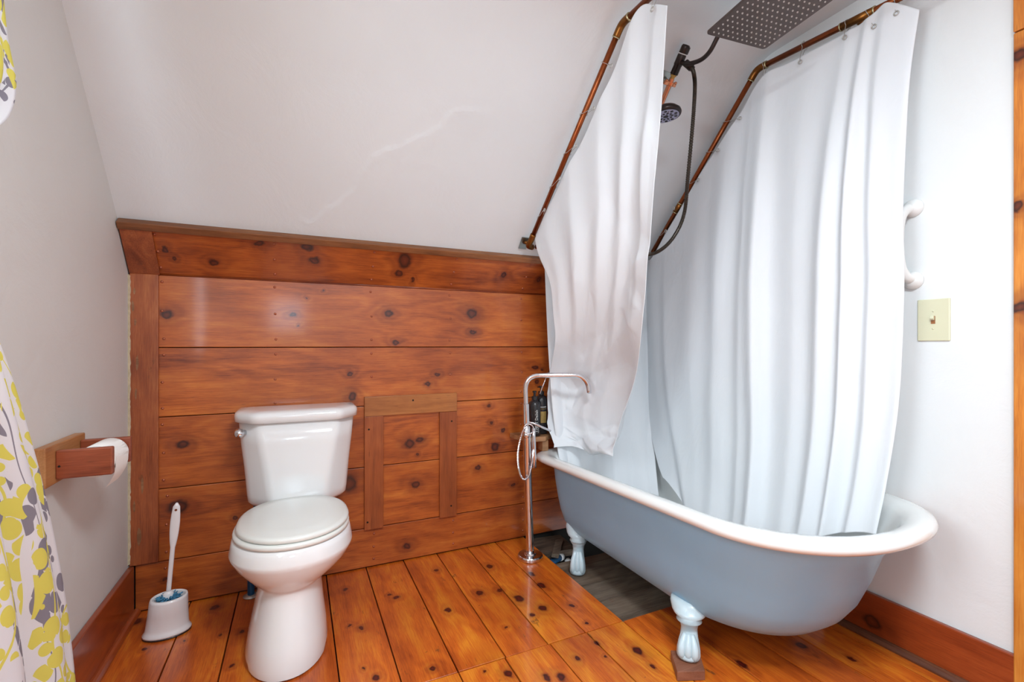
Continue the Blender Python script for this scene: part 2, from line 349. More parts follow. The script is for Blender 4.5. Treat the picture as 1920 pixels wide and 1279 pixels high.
def plaster(name, col, var=.05):
    m, nt, b = newmat(name)
    N = nt.nodes; L = nt.links
    tc = N.new('ShaderNodeTexCoord')
    n1 = N.new('ShaderNodeTexNoise'); n1.inputs['Scale'].default_value = 2.2; n1.inputs['Detail'].default_value = 4
    L.new(tc.outputs['Object'], n1.inputs['Vector'])
    mx = N.new('ShaderNodeMix'); mx.data_type = 'RGBA'
    mx.inputs['A'].default_value = lin(col); mx.inputs['B'].default_value = lin(tuple(v*(1-var) for v in col))
    L.new(n1.outputs['Fac'], mx.inputs['Factor']); L.new(mx.outputs['Result'], b.inputs['Base Color'])
    b.inputs['Roughness'].default_value = .62
    n2 = N.new('ShaderNodeTexNoise'); n2.inputs['Scale'].default_value = 5; n2.inputs['Detail'].default_value = 8; n2.inputs['Roughness'].default_value = .62; n2.inputs['Distortion'].default_value = .6
    L.new(tc.outputs['Object'], n2.inputs['Vector'])
    n3 = N.new('ShaderNodeTexNoise'); n3.inputs['Scale'].default_value = 60; n3.inputs['Detail'].default_value = 3
    L.new(tc.outputs['Object'], n3.inputs['Vector'])
    ad = N.new('ShaderNodeMath'); ad.operation = 'MULTIPLY_ADD'; ad.inputs[1].default_value = .06
    L.new(n3.outputs['Fac'], ad.inputs[0]); L.new(n2.outputs['Fac'], ad.inputs[2])
    bp = N.new('ShaderNodeBump'); bp.inputs['Strength'].default_value = .30; bp.inputs['Distance'].default_value = .012
    L.new(ad.outputs[0], bp.inputs['Height']); L.new(bp.outputs['Normal'], b.inputs['Normal'])
    return m
M['plaster_l'] = plaster('left_wall_plaster', (217,216,213))
M['plaster_c'] = plaster('ceiling_plaster', (225,229,231))
M['plaster_r'] = plaster('right_wall_plaster', (228,231,231), .02)

def cloth(name, col, tr=.25, bump=.25, bs=18):
    m, nt, b = newmat(name)
    N = nt.nodes; L = nt.links
    b.inputs['Base Color'].default_value = lin(col)
    b.inputs['Roughness'].default_value = .5
    b.inputs['Specular IOR Level'].default_value = .3
    tc = N.new('ShaderNodeTexCoord')
    mp = N.new('ShaderNodeMapping'); mp.inputs['Scale'].default_value = (1,1,.35)
    L.new(tc.outputs['Object'], mp.inputs['Vector'])
    n2 = N.new('ShaderNodeTexNoise'); n2.inputs['Scale'].default_value = bs; n2.inputs['Detail'].default_value = 5; n2.inputs['Distortion'].default_value = .8
    L.new(mp.outputs[0], n2.inputs['Vector'])
    bp = N.new('ShaderNodeBump'); bp.inputs['Strength'].default_value = bump; bp.inputs['Distance'].default_value = .01
    L.new(n2.outputs['Fac'], bp.inputs['Height']); L.new(bp.outputs['Normal'], b.inputs['Normal'])
    t = N.new('ShaderNodeBsdfTranslucent'); t.inputs['Color'].default_value = lin(col)
    L.new(bp.outputs['Normal'], t.inputs['Normal'])
    mx = N.new('ShaderNodeMixShader'); mx.inputs[0].default_value = tr
    L.new(b.outputs[0], mx.inputs[1]); L.new(t.outputs[0], mx.inputs[2])
    L.new(mx.outputs[0], N['Material Output'].inputs['Surface'])
    return m
M['curtain'] = cloth('white_shower_curtain', (240,243,246), .22, .35, 11)

def floral():
    m, nt, b = newmat('floral_curtain')
    N = nt.nodes; L = nt.links
    def mth(op, a, c=None, d=None):
        n = N.new('ShaderNodeMath'); n.operation = op
        for i, v in enumerate((a, c, d)):
            if v is None: continue
            if isinstance(v, (int, float)): n.inputs[i].default_value = v
            else: L.new(v, n.inputs[i])
        return n.outputs[0]
    uv = N.new('ShaderNodeUVMap'); uv.uv_map = 'cloth'
    def layer(seed, leaf, den):
        mp = N.new('ShaderNodeMapping'); mp.inputs['Location'].default_value = (seed, seed*1.7, 0)
        L.new(uv.outputs[0], mp.inputs['Vector'])
        sp = N.new('ShaderNodeSeparateXYZ'); L.new(mp.outputs[0], sp.inputs[0])
        # wavy stem lines running up the cloth
        nn = N.new('ShaderNodeTexNoise'); nn.inputs['Scale'].default_value = 3.0; nn.inputs['Detail'].default_value = 1
        L.new(mp.outputs[0], nn.inputs['Vector'])
        x = mth('ADD', sp.outputs[0], mth('MULTIPLY', nn.outputs['Fac'], .30))
        fr = mth('ABSOLUTE', mth('SUBTRACT', mth('FRACT', mth('MULTIPLY', x, 8.0)), .5))
        stem = mth('LESS_THAN', fr, .018)
        # leaves: round cells close to a stem
        vo = N.new('ShaderNodeTexVoronoi'); vo.inputs['Scale'].default_value = leaf; vo.inputs['Randomness'].default_value = .85
        L.new(mp.outputs[0], vo.inputs['Vector'])
        sc_ = N.new('ShaderNodeSeparateColor'); L.new(vo.outputs['Color'], sc_.inputs[0])
        rad = mth('MULTIPLY_ADD', sc_.outputs[0], .34, .34)
        leafm = mth('LESS_THAN', vo.outputs['Distance'], rad)
        keep = mth('LESS_THAN', fr, .40)
        cl = N.new('ShaderNodeTexNoise'); cl.inputs['Scale'].default_value = 4.6; cl.inputs['Detail'].default_value = 1
        L.new(mp.outputs[0], cl.inputs['Vector'])
        on = mth('GREATER_THAN', cl.outputs['Fac'], den)
        lf = mth('MULTIPLY', mth('MULTIPLY', leafm, keep), on)
        st = mth('MULTIPLY', stem, mth('GREATER_THAN', cl.outputs['Fac'], den-.09))
        return mth('MAXIMUM', lf, st)
    g = layer(3.1, 30, .50); y = layer(.4, 27, .40)
    def mix(f, a, c):
        n = N.new('ShaderNodeMix'); n.data_type = 'RGBA'; L.new(f, n.inputs['Factor'])
        if isinstance(a, tuple): n.inputs['A'].default_value = a
        else: L.new(a, n.inputs['A'])
        n.inputs['B'].default_value = c
        return n.outputs['Result']
    c = mix(g, lin((240,240,244)), lin((150,146,158)))
    c = mix(y, c, lin((236,228,110)))
    L.new(c, b.inputs['Base Color']); b.inputs['Roughness'].default_value = .8
    t = N.new('ShaderNodeBsdfTranslucent'); L.new(c, t.inputs['Color'])
    mx = N.new('ShaderNodeMixShader'); mx.inputs[0].default_value = .3
    L.new(b.outputs[0], mx.inputs[1]); L.new(t.outputs[0], mx.inputs[2])
    L.new(mx.outputs[0], N['Material Output'].inputs['Surface'])
    return m
M['floral'] = floral()
M['ceramic'] = mat('white_vitreous_china', (232,232,232), .12, coat=.5, var=.01)
M['seat'] = mat('white_toilet_seat', (226,227,222), .22, coat=.2, var=.01)
M['enamel'] = mat('white_enamel', (232,234,232), .16, coat=.5, var=.03, vscale=9)
M['tubblue'] = mat('blue_grey_tub_paint', (142,184,212), .38, coat=.12, bump=.12, bscale=30, var=.07, vscale=4)
M['footblue'] = mat('pale_blue_foot_paint', (194,214,222), .35, coat=.2, bump=.25, bscale=60, var=.06)
M['rust'] = mat('rusty_edge', (150,110,60), .8, var=.4, vscale=60)
M['chrome'] = mat('chrome', (222,222,226), .10, 1.0)
M['steel'] = mat('steel_hook', (190,188,182), .35, .6)
M['zinc'] = mat('zinc_plate', (176,182,178), .38, 1.0, var=.15, vscale=40)
M['copper'] = mat('aged_copper', (178,98,58), .34, 1.0, bump=.1, var=.35, vscale=24)
M['copperfit'] = mat('brown_copper_fitting', (158,104,52), .36, 1.0, bump=.1, var=.4, vscale=40)
M['solder'] = mat('solder_ring', (190,178,140), .4, 1.0)
M['newcopper'] = mat('bright_copper', (226,150,112), .3, 1.0, var=.15, vscale=60)
M['bronze'] = mat('oil_rubbed_bronze', (64,55,52), .32, .75, var=.2, vscale=30)
M['bronzehead'] = mat('dark_shower_head', (96,84,80), .38, .6, var=.06, vscale=8)
M['hose'] = mat('hose_metal', (70,62,54), .38, .7, var=.2, vscale=90)
M['nozzle'] = mat('grey_silicone', (178,170,166), .5)
M['face'] = mat('lilac_spray_face', (168,172,200), .4)
M['blackpl'] = mat('black_plastic', (34,34,37), .26, coat=.2)
M['gold'] = mat('gold_label', (190,160,92), .4, .3, var=.4, vscale=90)
M['ink'] = mat('white_print', (215,215,212), .5)
M['paper'] = mat('toilet_paper', (240,238,234), .9, bump=.1, bscale=120)
M['brushwhite'] = mat('white_plastic', (226,222,222), .3, coat=.15)
M['bristle'] = mat('blue_bristles', (76,146,184), .7, bump=.6, bscale=160, var=.3, vscale=60)
M['bluepipe'] = mat('dark_blue_pipe', (24,74,112), .35)
M['ivory'] = mat('ivory_plate', (214,212,182), .35, coat=.1)
M['whitebar'] = mat('white_grab_bar', (230,231,229), .3, coat=.2)
M['nail'] = mat('painted_nail', (176,104,76), .3, .6)
M['brass'] = mat('brass', (176,140,80), .35, 1.0)
M['chip'] = mat('chipped_paint_edge', (214,196,164), .8, bump=.8, bscale=90, var=.25, vscale=60)

# ------------------------------------------------------------------ room
XL, XR, YB, YF, ZC = -.595, 1.885, 2.263, -1.6, 2.33
SLY, SLZ, SL = 2.13, 1.52, 1.13
def slz(y): return SLZ - SL*(y-SLY)
YT = SLY-(ZC-SLZ)/SL

# floor boards
bm = layers(NB())
bx_b = [-.76,-.575,-.395,-.225,-.05,.12,.295,.47,.638,.80,.957,1.127]
tones_b = [.4,.5,.48,.42,.40,.52,.50,.55,.52,.62,.56]
xf = [-.76,-.575,-.395,-.225,-.05,.12,.295,.47,.633,.807,.96,1.127,1.315,1.485,1.64,1.80,1.95]
tones_f = [.5,.62,.6,.55,.5,.62,.66,.7,.72,.78,.74,.55,.32,.36,.5,.45]
g = .0022
k = 0
for i in range(len(bx_b)-1):
    k += 1
    add_box(bm, bx_b[i]+g, bx_b[i+1]-g, 1.42+g, 2.275, -.022, random.uniform(-.0012, 0), k*1.37, tones_b[i])
for i in range(len(xf)-1):
    k += 1
    y0 = YF
    for y1 in ([1.42-g] if i % 3 else [.3, 1.42-g]):
        add_box(bm, xf[i]+g, xf[i+1]-g, y0, y1, -.022, random.uniform(-.0012, 0), k*1.37+y0, tones_f[i])
        y0 = y1+2*g
floor = obj('floor', bm, M['floorwood'], keep=True)
bevel(floor, .0010, 1)
tag(floor, 'glossy orange knotty pine plank floor with dark gaps', 'floor', kind='structure')
bm = NB(); add_box(bm, -.76, 1.127, YF, 2.275, -.05, -.0235); add_box(bm, 1.127, 1.95, YF, 1.40, -.05, -.0235)
obj('underlay', bm, M['dark'], floor, keep=True)
bm = layers(NB())
ys = [1.42, 1.475, 1.60, 1.735, 1.90, 1.967]
for i in range(len(ys)-1):
    add_box(bm, 1.115, 1.95, ys[i]+.001, ys[i+1]-.001, -.05, -.022+random.uniform(-.002, 0), i*2.3, .45)
obj('subfloor', bm, M['subfloor'], floor, label='bare grey subfloor boards showing beneath the tub')
bm = NB()
add_box(bm, 1.0, 1.95, 1.90, 2.32, -.30, -.27); add_box(bm, 1.0, 1.95, 2.30, 2.34, -.28, -.02); add_box(bm, 1.0, 1.02, 1.90, 2.34, -.28, -.06)
obj('crawl_space', bm, M['dark'], floor)
bm = layers(NB())
R_ = Matrix.Translation((1.21, 2.17, 0)) @ Matrix.Rotation(math.radians(-8), 4, 'Z')
add_box(bm, -.12, .13, -.08, .10, -.06, -.022, 1.2, .3, R_)
R_ = Matrix.Translation((1.235, 2.10, 0)) @ Matrix.Rotation(math.radians(52), 4, 'Z')
add_box(bm, -.085, .10, -.018, .018, -.03, -.006, 3.2, .5, R_)
for v in bm.verts: v.co += Vector((random.uniform(-.006, .006), random.uniform(-.006, .006), random.uniform(-.004, .004)))
obj('joist_scrap', bm, M['rough'], floor)

# plank wall (back): boards, seams and leaning top board
bm = layers(NB())
zs = [0.004, .187, .476, .763, 1.041, 1.333]
tw = [.38, .50, .46, .46, .56]
for i in range(5):
    x0 = XL+.012 if i else -.575
    seedv = 3.1*i+.7
    add_box(bm, x0, 1.95, YB, YB+.02, zs[i]+.0016, zs[i+1]-.0016, seedv, tw[i])
# leaning board
n = Vector((0, .133, -.167)); 
def leanbox(bm, x0, x1, t0, t1, d0, d1, seed, tone):
    a = Vector((0, 2.263, 1.333)); b = Vector((0, 2.130, 1.500)); ax = b-a; nn = Vector((0, ax.z, -ax.y)).normalized()
    nn = -nn   # into the room, downwards
    vs = []
    for d in (d0, d1):
        for t in (t0, t1):
            for x in (x0, x1):
                p = a+ax*t+nn*d; vs.append(bm.verts.new((x, p.y, p.z)))
    f = [bm.faces.new([vs[i] for i in q]) for q in [(0,1,3,2),(4,6,7,5),(0,4,5,1),(2,3,7,6),(0,2,6,4),(1,5,7,3)]]
    setft(bm, f, seed, tone)
leanbox(bm, XL+.012, 1.95, .012, .96, -.02, 0, 21.3, .42)
wb = obj('wall_back', bm, M['wallwood'], keep=True)
bevel(wb, .002, 2)
tag(wb, 'varnished knotty pine plank knee wall behind the toilet', 'wall', kind='structure')
bm = NB(); add_box(bm, -.7, 1.95, YB+.021, YB+.06, -.3, 1.36)
obj('backing', bm, M['dark'], wb)
def dome(c, r, axis, par):
    b_ = NB(); r *= 1.25; add_lathe(b_, [(r, -.001), (r, .0010), (r*.8, .0030), (r*.35, .0042), (0.0001, .0045)], c, 10, axis)
    return obj('nail_head', b_, M['nail'], par, smooth=True)
cols = [-.487, -.085, .318, .706, 1.108]
for ci, x in enumerate(cols):
    for i in range(5):
        if ci == 1 and i < 3: continue
        if ci in (2, 3) and i in (1, 2): continue
        zz = [zs[i]+.035, (zs[i]+zs[i+1])/2, zs[i+1]-.03]
        if i == 2 and ci == 2: continue
        for z in zz: dome((x+random.uniform(-.004, .004)+(.012 if i < 2 else 0), YB, z), .0042, (0,-1,0), wb)
    for t in (.15, .48, .82):
        a = Vector((x-.002-.0*t, 2.263-.133*t, 1.333+.167*t))
        dome(a, .0042, (0, -.78, -.62), wb)
# bead at the bend
bm = NB(); add_tube(bm, [(-.5, YB-.001, 1.333), (1.88, YB-.001, 1.333)], .0045, 8)
obj('bead', bm, M['wallwood'], wb, smooth=True)

# corner boards, cap trim
bm = layers(NB()); add_box(bm, XL+.004, -.499, YB-.012, YB, .19, 1.331, 2.2, .5)
o = obj('trim_1', bm, M['trimv']); bevel(o, .003, 2); tag(o, 'worn reddish-brown vertical corner board with chipped paint edge', 'trim', kind='structure')
bm = NB()
pts = []
zz = .20
rr = random.Random(3)
while zz < 1.325:
    pts.append((XL+.006+rr.uniform(0, .004), zz)); zz += rr.uniform(.008, .02)
poly = [(XL-.004, .195)] + pts + [(XL-.004, 1.33)]
a = [bm.verts.new((p[0], YB-.0128, p[1])) for p in poly]; b_ = [bm.verts.new((p[0], YB-.002, p[1])) for p in poly]
bm.faces.new(a)
for i in range(len(a)-1): bm.faces.new([a[i], a[i+1], b_[i+1], b_[i]])
obj('paint_edge', bm, M['chip'], o)
# worn flakes on the corner board
for (fx, fz, fw, fh) in [(-.575,1.26,.008,.03),(-.58,1.20,.010,.05),(-.572,1.14,.008,.03),(-.566,.98,.012,.07),(-.57,.86,.008,.05),(-.55,.50,.010,.07),(-.56,.30,.014,.08),(-.575,.42,.008,.05)]:
    bm = NB()
    ring = [(fx+fw*.5*math.cos(t*PI/5)*rr.uniform(.6,1.1), YB-.0126, fz+fh*.5*math.sin(t*PI/5)*rr.uniform(.7,1.1)) for t in range(10)]
    vs = [bm.verts.new(p) for p in ring]; bm.faces.new(vs)
    obj('worn_patch', bm, M['shelf'], o)
bm = layers(NB()); leanbox(bm, XL+.004, -.494, .02, 1.0, 0, .012, 5.5, .4)
o = obj('trim_2', bm, M['trimv']); bevel(o, .002, 2); tag(o, 'short leaning corner board under the cap trim', 'trim', kind='structure')
bm = layers(NB())
Mx = Matrix.Translation((0, 2.132, 1.497)) @ Matrix.Rotation(math.atan2(-.167, .133)*1.0, 4, 'X')
add_box(bm, XL+.002, XR-.001, -.014, .016, -.02, .014, 7.7, .45, Mx)
o = obj('trim_3', bm, M['trimx']); bevel(o, .003, 2); tag(o, 'weathered brown cap strip along the top of the plank wall', 'trim', kind='structure')

# baseboards
bm = layers(NB()); add_box(bm, XL+.001, XL+.02, YF, YB-.013, .001, .190, 1.3, .5)
o = obj('baseboard_left', bm, M['basey']); bevel(o, .003, 2); tag(o, 'dark reddish wooden baseboard along the left wall', 'baseboard', kind='structure')
bm = layers(NB()); add_prism(bm, [(0,0),(.019,0),(.019,.006),(.013,.016),(.006,.02),(0,.02)], YF, YB-.004, Matrix.Translation((XL+.02, 0, 0)) @ Matrix(((1,0,0,0),(0,0,1,0),(0,1,0,0),(0,0,0,1))))
setft(bm, bm.faces, 4.1, .5)
o = obj('trim_4', bm, M['basey']); tag(o, 'thin shoe moulding at the foot of the left baseboard', 'trim', kind='structure')
bm = layers(NB()); add_box(bm, XR-.018, XR-.001, .40, YB-.001, .001, .158, 6.3, .55)
o = obj('baseboard_right', bm, M['basey']); bevel(o, .003, 2)
tag(o, 'reddish wooden baseboard with a dark knot on the right wall', 'baseboard', kind='structure')
bm = layers(NB()); add_prism(bm, [(0,0),(-.020,0),(-.020,.006),(-.014,.015),(-.006,.02),(0,.02)], .40, YB-.002, Matrix.Translation((XR-.018, 0, 0)) @ Matrix(((1,0,0,0),(0,0,1,0),(0,1,0,0),(0,0,0,1))))
setft(bm, bm.faces, 2.1, .5)
o = obj('trim_5', bm, M['bronzetrim']); tag(o, 'dark brown shoe moulding at the foot of the right baseboard', 'trim', kind='structure')
# door casing at the right edge
bm = layers(NB()); add_box(bm, XR-.020, XR+.001, .42, .597, .0, 1.945, 3.3, .55)
o = obj('trim_6', bm, M['door']); bevel(o, .003, 2); tag(o, 'amber knotty pine door casing at the right edge', 'trim', kind='structure')
bm = layers(NB()); add_box(bm, XR-.022, XR+.001, -.5, .597, 1.948, 2.12, 9.3, .35)
o = obj('trim_7', bm, M['door']); bevel(o, .003, 2); tag(o, 'header board above the pine door casing', 'trim', kind='structure')

def grid_wall(bm, axis, pos, a0, a1, b0, b1, hole=None):
    """wall plane split around a rectangular hole"""
    def q(p0, p1, q0, q1):
        if p1-p0 < 1e-4 or q1-q0 < 1e-4: return
        c = [(p0,q0),(p1,q0),(p1,q1),(p0,q1)]
        th = .12
        def P3(p, d): return (pos+d, p[0], p[1]) if axis == 0 else (p[0], pos+d, p[1])
        f = [bm.verts.new(P3(p, 0)) for p in c]; k = [bm.verts.new(P3(p, wallth)) for p in c]
        bm.faces.new(f); bm.faces.new(k[::-1])
        for i in range(4): bm.faces.new([f[i], f[(i+1)%4], k[(i+1)%4], k[i]])
    if not hole: q(a0, a1, b0, b1); return
    h0, h1, g0, g1 = hole
    q(a0, h0, b0, b1); q(h1, a1, b0, b1); q(h0, h1, b0, g0); q(h0, h1, g1, b1)
wallth = -.12
bm = NB(); grid_wall(bm, 0, XL, YF, 2.33, -.02, 2.45, (.12, .95, .95, 2.0))
o = obj('wall_left', bm, M['plaster_l'], keep=True); tag(o, 'warm off-white plaster wall on the left', 'wall', kind='structure')
wallth = .12
bm = NB(); grid_wall(bm, 0, XR, YF, 2.33, -.3, 2.45)
o = obj('wall_right', bm, M['plaster_r'], keep=True); tag(o, 'white plaster wall on the right', 'wall', kind='structure')
wallth = -.12
bm = NB(); grid_wall(bm, 1, YF, XL-.12, XR+.12, -.02, 2.45, (-.40, .22, 1.15, 1.75))
o = obj('wall_front', bm, M['plaster_l'], keep=True); tag(o, 'off-white wall behind the viewer', 'wall', kind='structure')
M['winwhite'] = mat('white_window_paint', (232,232,230), .4)
bm = NB()
for (y0,y1,z0,z1) in [(.12,.95,.95,.985),(.12,.95,1.965,2.0),(.12,.155,.985,1.965),(.915,.95,.985,1.965),(.12,.95,1.46,1.49)]:
    add_box(bm, XL-.09, XL-.05, y0, y1, z0, z1)
o = obj('window_1', bm, M['winwhite']); tag(o, 'white window frame behind the floral curtain', 'window', kind='structure')
bm = NB()
for (x0,x1,z0,z1) in [(-.40,.22,1.15,1.18),(-.40,.22,1.72,1.75),(-.40,-.37,1.18,1.72),(.19,.22,1.18,1.72),(-.105,-.075,1.18,1.72)]:
    add_box(bm, x0, x1, YF-.09, YF-.05, z0, z1)
o = obj('window_2', bm, M['winwhite']); tag(o, 'white window frame in the wall behind the viewer', 'window', kind='structure')

# sloped + flat ceiling as one sheet with a soft bend and an old plaster crack
prof = []
y = 2.29
while y > YT+.06:
    prof.append((y, slz(y))); y -= .0065
for i in range(9):   # soft bend
    t = i/8
    p0 = Vector((YT+.06, slz(YT+.06))); p1 = Vector((YT, ZC)); p2 = Vector((YT-.08, ZC))
    p = (1-t)**2*p0+2*t*(1-t)*p1+t*t*p2; prof.append((p.x, p.y))
for y in (1.1, .8, .4, 0, -.5, -1, -1.65): prof.append((y, ZC))
xs = [-.70]+[-.6+.010*i for i in range(int((1.92+.6)/.010)+1)]
bm = NB()
rows = []
nrm = Vector((0, -SL, -1)).normalized()
def crack(x, z):
    # z of crack at x
    if x < CRACK[0][0]-.12 or x > CRACK[-1][0]+.12: return None
    pts = [(CRACK[0][0]-.12, CRACK[0][1]-.03)]+CRACK+[(CRACK[-1][0]+.12, CRACK[-1][1]+.0)]
    for a, b in zip(pts[:-1], pts[1:]):
        if a[0] <= x <= b[0]:
            zc = a[1]+(b[1]-a[1])*(x-a[0])/max(1e-6, b[0]-a[0])
            e = min(1, (x-pts[0][0])/.12, (pts[-1][0]-x)/.12)
            return zc+.012*noise.noise(Vector((x*30, 0, 0))), e
for (y, z) in prof:
    r = []
    for x in xs:
        d = .0035*noise.noise(Vector((x*2.3, y*2.3, z*2)))
        c = crack(x, z)
        if c and z < 2.2:
            dz = z-c[0]
            if dz < .006: d -= .0027*c[1]*math.exp(dz/.05)
            else: d += .0
        p = Vector((x, y, z))+nrm*(-d if z < ZC-.01 else 0)
        r.append(bm.verts.new(p))
    rows.append(r)
for a, b in zip(rows[:-1], rows[1:]):
    for i in range(len(xs)-1): bm.faces.new([a[i], b[i], b[i+1], a[i+1]])
o = obj('ceiling', bm, M['plaster_c'], keep=True, smooth=True); tag(o, 'sloping white plaster attic ceiling with a cracked ridge', 'ceiling', kind='structure')

# ------------------------------------------------------------------ access panel
t = thing('access_panel_frame', (.51, YB-.02, .18), 'light brown wooden access panel frame screwed to the plank wall', 'panel frame')
bm = layers(NB()); add_box(bm, .285, .736, YB-.018, YB, .716, .808, 1.2, .5)
bevel(obj('top_rail', bm, M['accessx'], t), .002, 2)
for x0, x1, s in ((.285,.372,1.),(.647,.736,4.)):
    bm = layers(NB()); add_box(bm, x0, x1, YB-.014, YB, .183, .7155, s, .45)
    bevel(obj('stile', bm, M['accessz'], t), .002, 2)
for x, z in ((.512,.782),(.305,.655),(.709,.666),(.299,.22),(.706,.238)):
    bm = NB(); add_lathe(bm, [(.0045,0),(.0045,.0006),(.001,.0004)], (x, YB-.0181 if z > .716 else YB-.0141, z), 10, (0,-1,0))
    obj('screw', bm, M['dark'], t)

# ------------------------------------------------------------------ toilet
T = thing('toilet', (0, 1.9, 0), 'white two-piece toilet with closed lid against the plank wall', 'toilet')
CX = -.012
def tring(w, yf, yb, z, cx=CX, df=None, nf=2.1, nb=2.4, seg=48):
    return sring(cx, w, yf, yb, df or (yb-yf)*.5, (yb-yf)-(df or (yb-yf)*.5), z, nf, nb, seg)
bm = NB()
PC = -.03
rings = [tring(.120,1.612,2.12,.0,PC+.0,.20), tring(.127,1.602,2.14,.006,PC,.20), tring(.129,1.600,2.14,.03,PC,.20), tring(.122,1.612,2.12,.09,PC+.002,.19), tring(.110,1.634,2.10,.16,PC+.005,.17),
         tring(.102,1.650,2.09,.22,PC+.008,.16), tring(.101,1.654,2.09,.245,PC+.009,.16), tring(.106,1.650,2.09,.256,PC+.010,.17),
         tring(.128,1.632,2.09,.272,-.018,.18), tring(.156,1.612,2.10,.30,-.014,.19), tring(.178,1.598,2.10,.325,CX,.2), tring(.189,1.588,2.10,.345,CX,.21),
         tring(.194,1.583,2.10,.357,CX,.21), tring(.1945,1.583,2.10,.365,CX,.21), tring(.190,1.590,2.09,.39,CX,.21), tring(.186,1.595,2.09,.407,CX,.21), tring(.180,1.602,2.08,.4105,CX,.21)]
add_loft(bm, rings)
o = obj('bowl', bm, M['ceramic'], T, smooth=True); auto(o, 50)
bm = NB()
add_loft(bm, [tring(.12,2.0,2.235,.30,0,.1,4,4), tring(.13,2.0,2.24,.36,0,.1,4,4), tring(.13,2.0,2.24,.40,0,.1,4,4), tring(.124,2.01,2.235,.405,0,.1,4,4)])
obj('tank_deck', bm, M['ceramic'], T, smooth=True)
bm = NB()
add_loft(bm, [tring(.180,1.597,2.035,.411,CX,.21), tring(.184,1.592,2.038,.414,CX,.21), tring(.1845,1.5915,2.038,.424,CX,.21), tring(.181,1.596,2.035,.428,CX,.21)])
obj('seat', bm, M['seat'], T, smooth=True)
bm = NB()
add_loft(bm, [tring(.172,1.606,2.03,.4285,-.008,.21), tring(.179,1.599,2.034,.433,-.008,.21), tring(.180,1.598,2.034,.440,-.008,.21), tring(.177,1.601,2.031,.446,-.008,.21), tring(.168,1.61,2.024,.4495,-.008,.21), tring(.12,1.67,1.98,.4515,-.008,.16)])
obj('lid', bm, M['seat'], T, smooth=True)
for sx in (-.07, .07):
    bm = NB(); add_lathe(bm, [(.012,.0),(.013,.004),(.013,.016),(.010,.022),(.001,.023)], (sx-.005, 2.045, .41), 16)
    obj('hinge_cap', bm, M['seat'], T, smooth=True)
def tankring(w, wf, yf, z, ys=None, yb=2.245, r=.0):
    ys = ys or yf+.085
    P_ = [(-w, yb), (-w, ys), (-wf, yf), (wf, yf), (w, ys), (w, yb)]
    out = []
    n = len(P_)
    for i in range(n):   # rounded corners
        p0, p1, p2 = Vector(P_[i-1]), Vector(P_[i]), Vector(P_[(i+1) % n])
        rad = [.02, .03, .022, .022, .03, .02][i]
        a = p1+(p0-p1).normalized()*rad; b = p1+(p2-p1).normalized()*rad
        for k in range(5):
            t_ = k/4; q = (1-t_)**2*a+2*t_*(1-t_)*p1+t_*t_*b
            out.append((q.x+.006, q.y, z))
    return out
bm = NB()
add_loft(bm, [tankring(.150,.070,2.06,.404), tankring(.178,.092,2.035,.410), tankring(.187,.100,2.026,.424), tankring(.190,.103,2.025,.45), tankring(.200,.118,2.030,.56), tankring(.212,.136,2.034,.66), tankring(.219,.148,2.036,.745)])
o = obj('tank', bm, M['ceramic'], T, smooth=True)
bm = NB()
add_loft(bm, [tankring(.222,.150,2.030,.744,yb=2.25), tankring(.232,.158,2.020,.748,yb=2.256), tankring(.233,.159,2.018,.772,yb=2.256), tankring(.230,.156,2.022,.782,yb=2.255), tankring(.220,.148,2.034,.789,yb=2.25), tankring(.19,.12,2.07,.7915,yb=2.22)])
obj('tank_lid', bm, M['ceramic'], T, smooth=True)
bm = NB(); add_lathe(bm, [(.010,0),(.010,.012),(.016,.014),(.019,.022),(.018,.032),(.011,.040),(.001,.042)], (-.186, 2.088, .708), 20, (-.75,-.66,0))
obj('flush_handle', bm, M['chrome'], T, smooth=True)
for sx in (-.12, -.105, .13):
    bm = NB(); add_lathe(bm, [(.005,0),(.005,.03)], (sx, 2.10, .385), 8)
    obj('tank_bolt', bm, M['brass'], T)
bm = NB(); add_tube(bm, [(-.175,2.215,-.005),(-.175,2.215,.12),(-.165,2.20,.25),(-.15,2.19,.395)], .0135, 12, smooth=6)
o = obj('supply_line', bm, M['bluepipe'], T, smooth=True)
bm = NB(); add_lathe(bm, [(.030,0),(.030,.003),(.016,.007),(.014,.008)], (-.175,2.215,.0005), 20)
obj('escutcheon', bm, M['steel'], T, smooth=True)

# ------------------------------------------------------------------ clawfoot tub
TB = thing('clawfoot_tub', (1.475, 1.45, -.022), 'white clawfoot bathtub painted blue-grey outside, by the right wall', 'bathtub')
TX = 1.484
def tub(w, yf, yb, z, df=.38, db=.20, nf=2.2, nb=2.7, cx=TX):
    k = max(0, min(1, (z-.18)/.26)); k = k*k*(3-2*k)
    if w > .34: w, yf, yb, cx = w+.010, yf-.045, yb+.020, cx+.0
    else: w, yf = w+.008*k, yf-.035*k*(z > .44)-.012*k
    # the tub stands slightly higher at its front end
    return [(x, y, zz+(.013-.032*(y-1.45))*k) for x, y, zz in sring(cx, w, yf, yb, df-.04*k*(w > .34), db, z, nf, nb, 96)]
bm = NB()
add_loft(bm, [tub(.15,1.10,1.88,.116,.2,.15), tub(.20,1.03,1.95,.119,.25,.15), tub(.245,.965,2.01,.130,.3,.16), tub(.275,.915,2.045,.152,.33,.17), tub(.296,.872,2.070,.19,.35,.18), tub(.308,.838,2.083,.24,.36,.18),
              tub(.318,.808,2.095,.31,.37,.19), tub(.325,.782,2.103,.39,.37,.19), tub(.330,.764,2.108,.46,.37,.19), tub(.330,.764,2.108,.476,.37,.19)], True, False)
o = obj('outer_shell', bm, M['tubblue'], TB, smooth=True)
bm = NB()
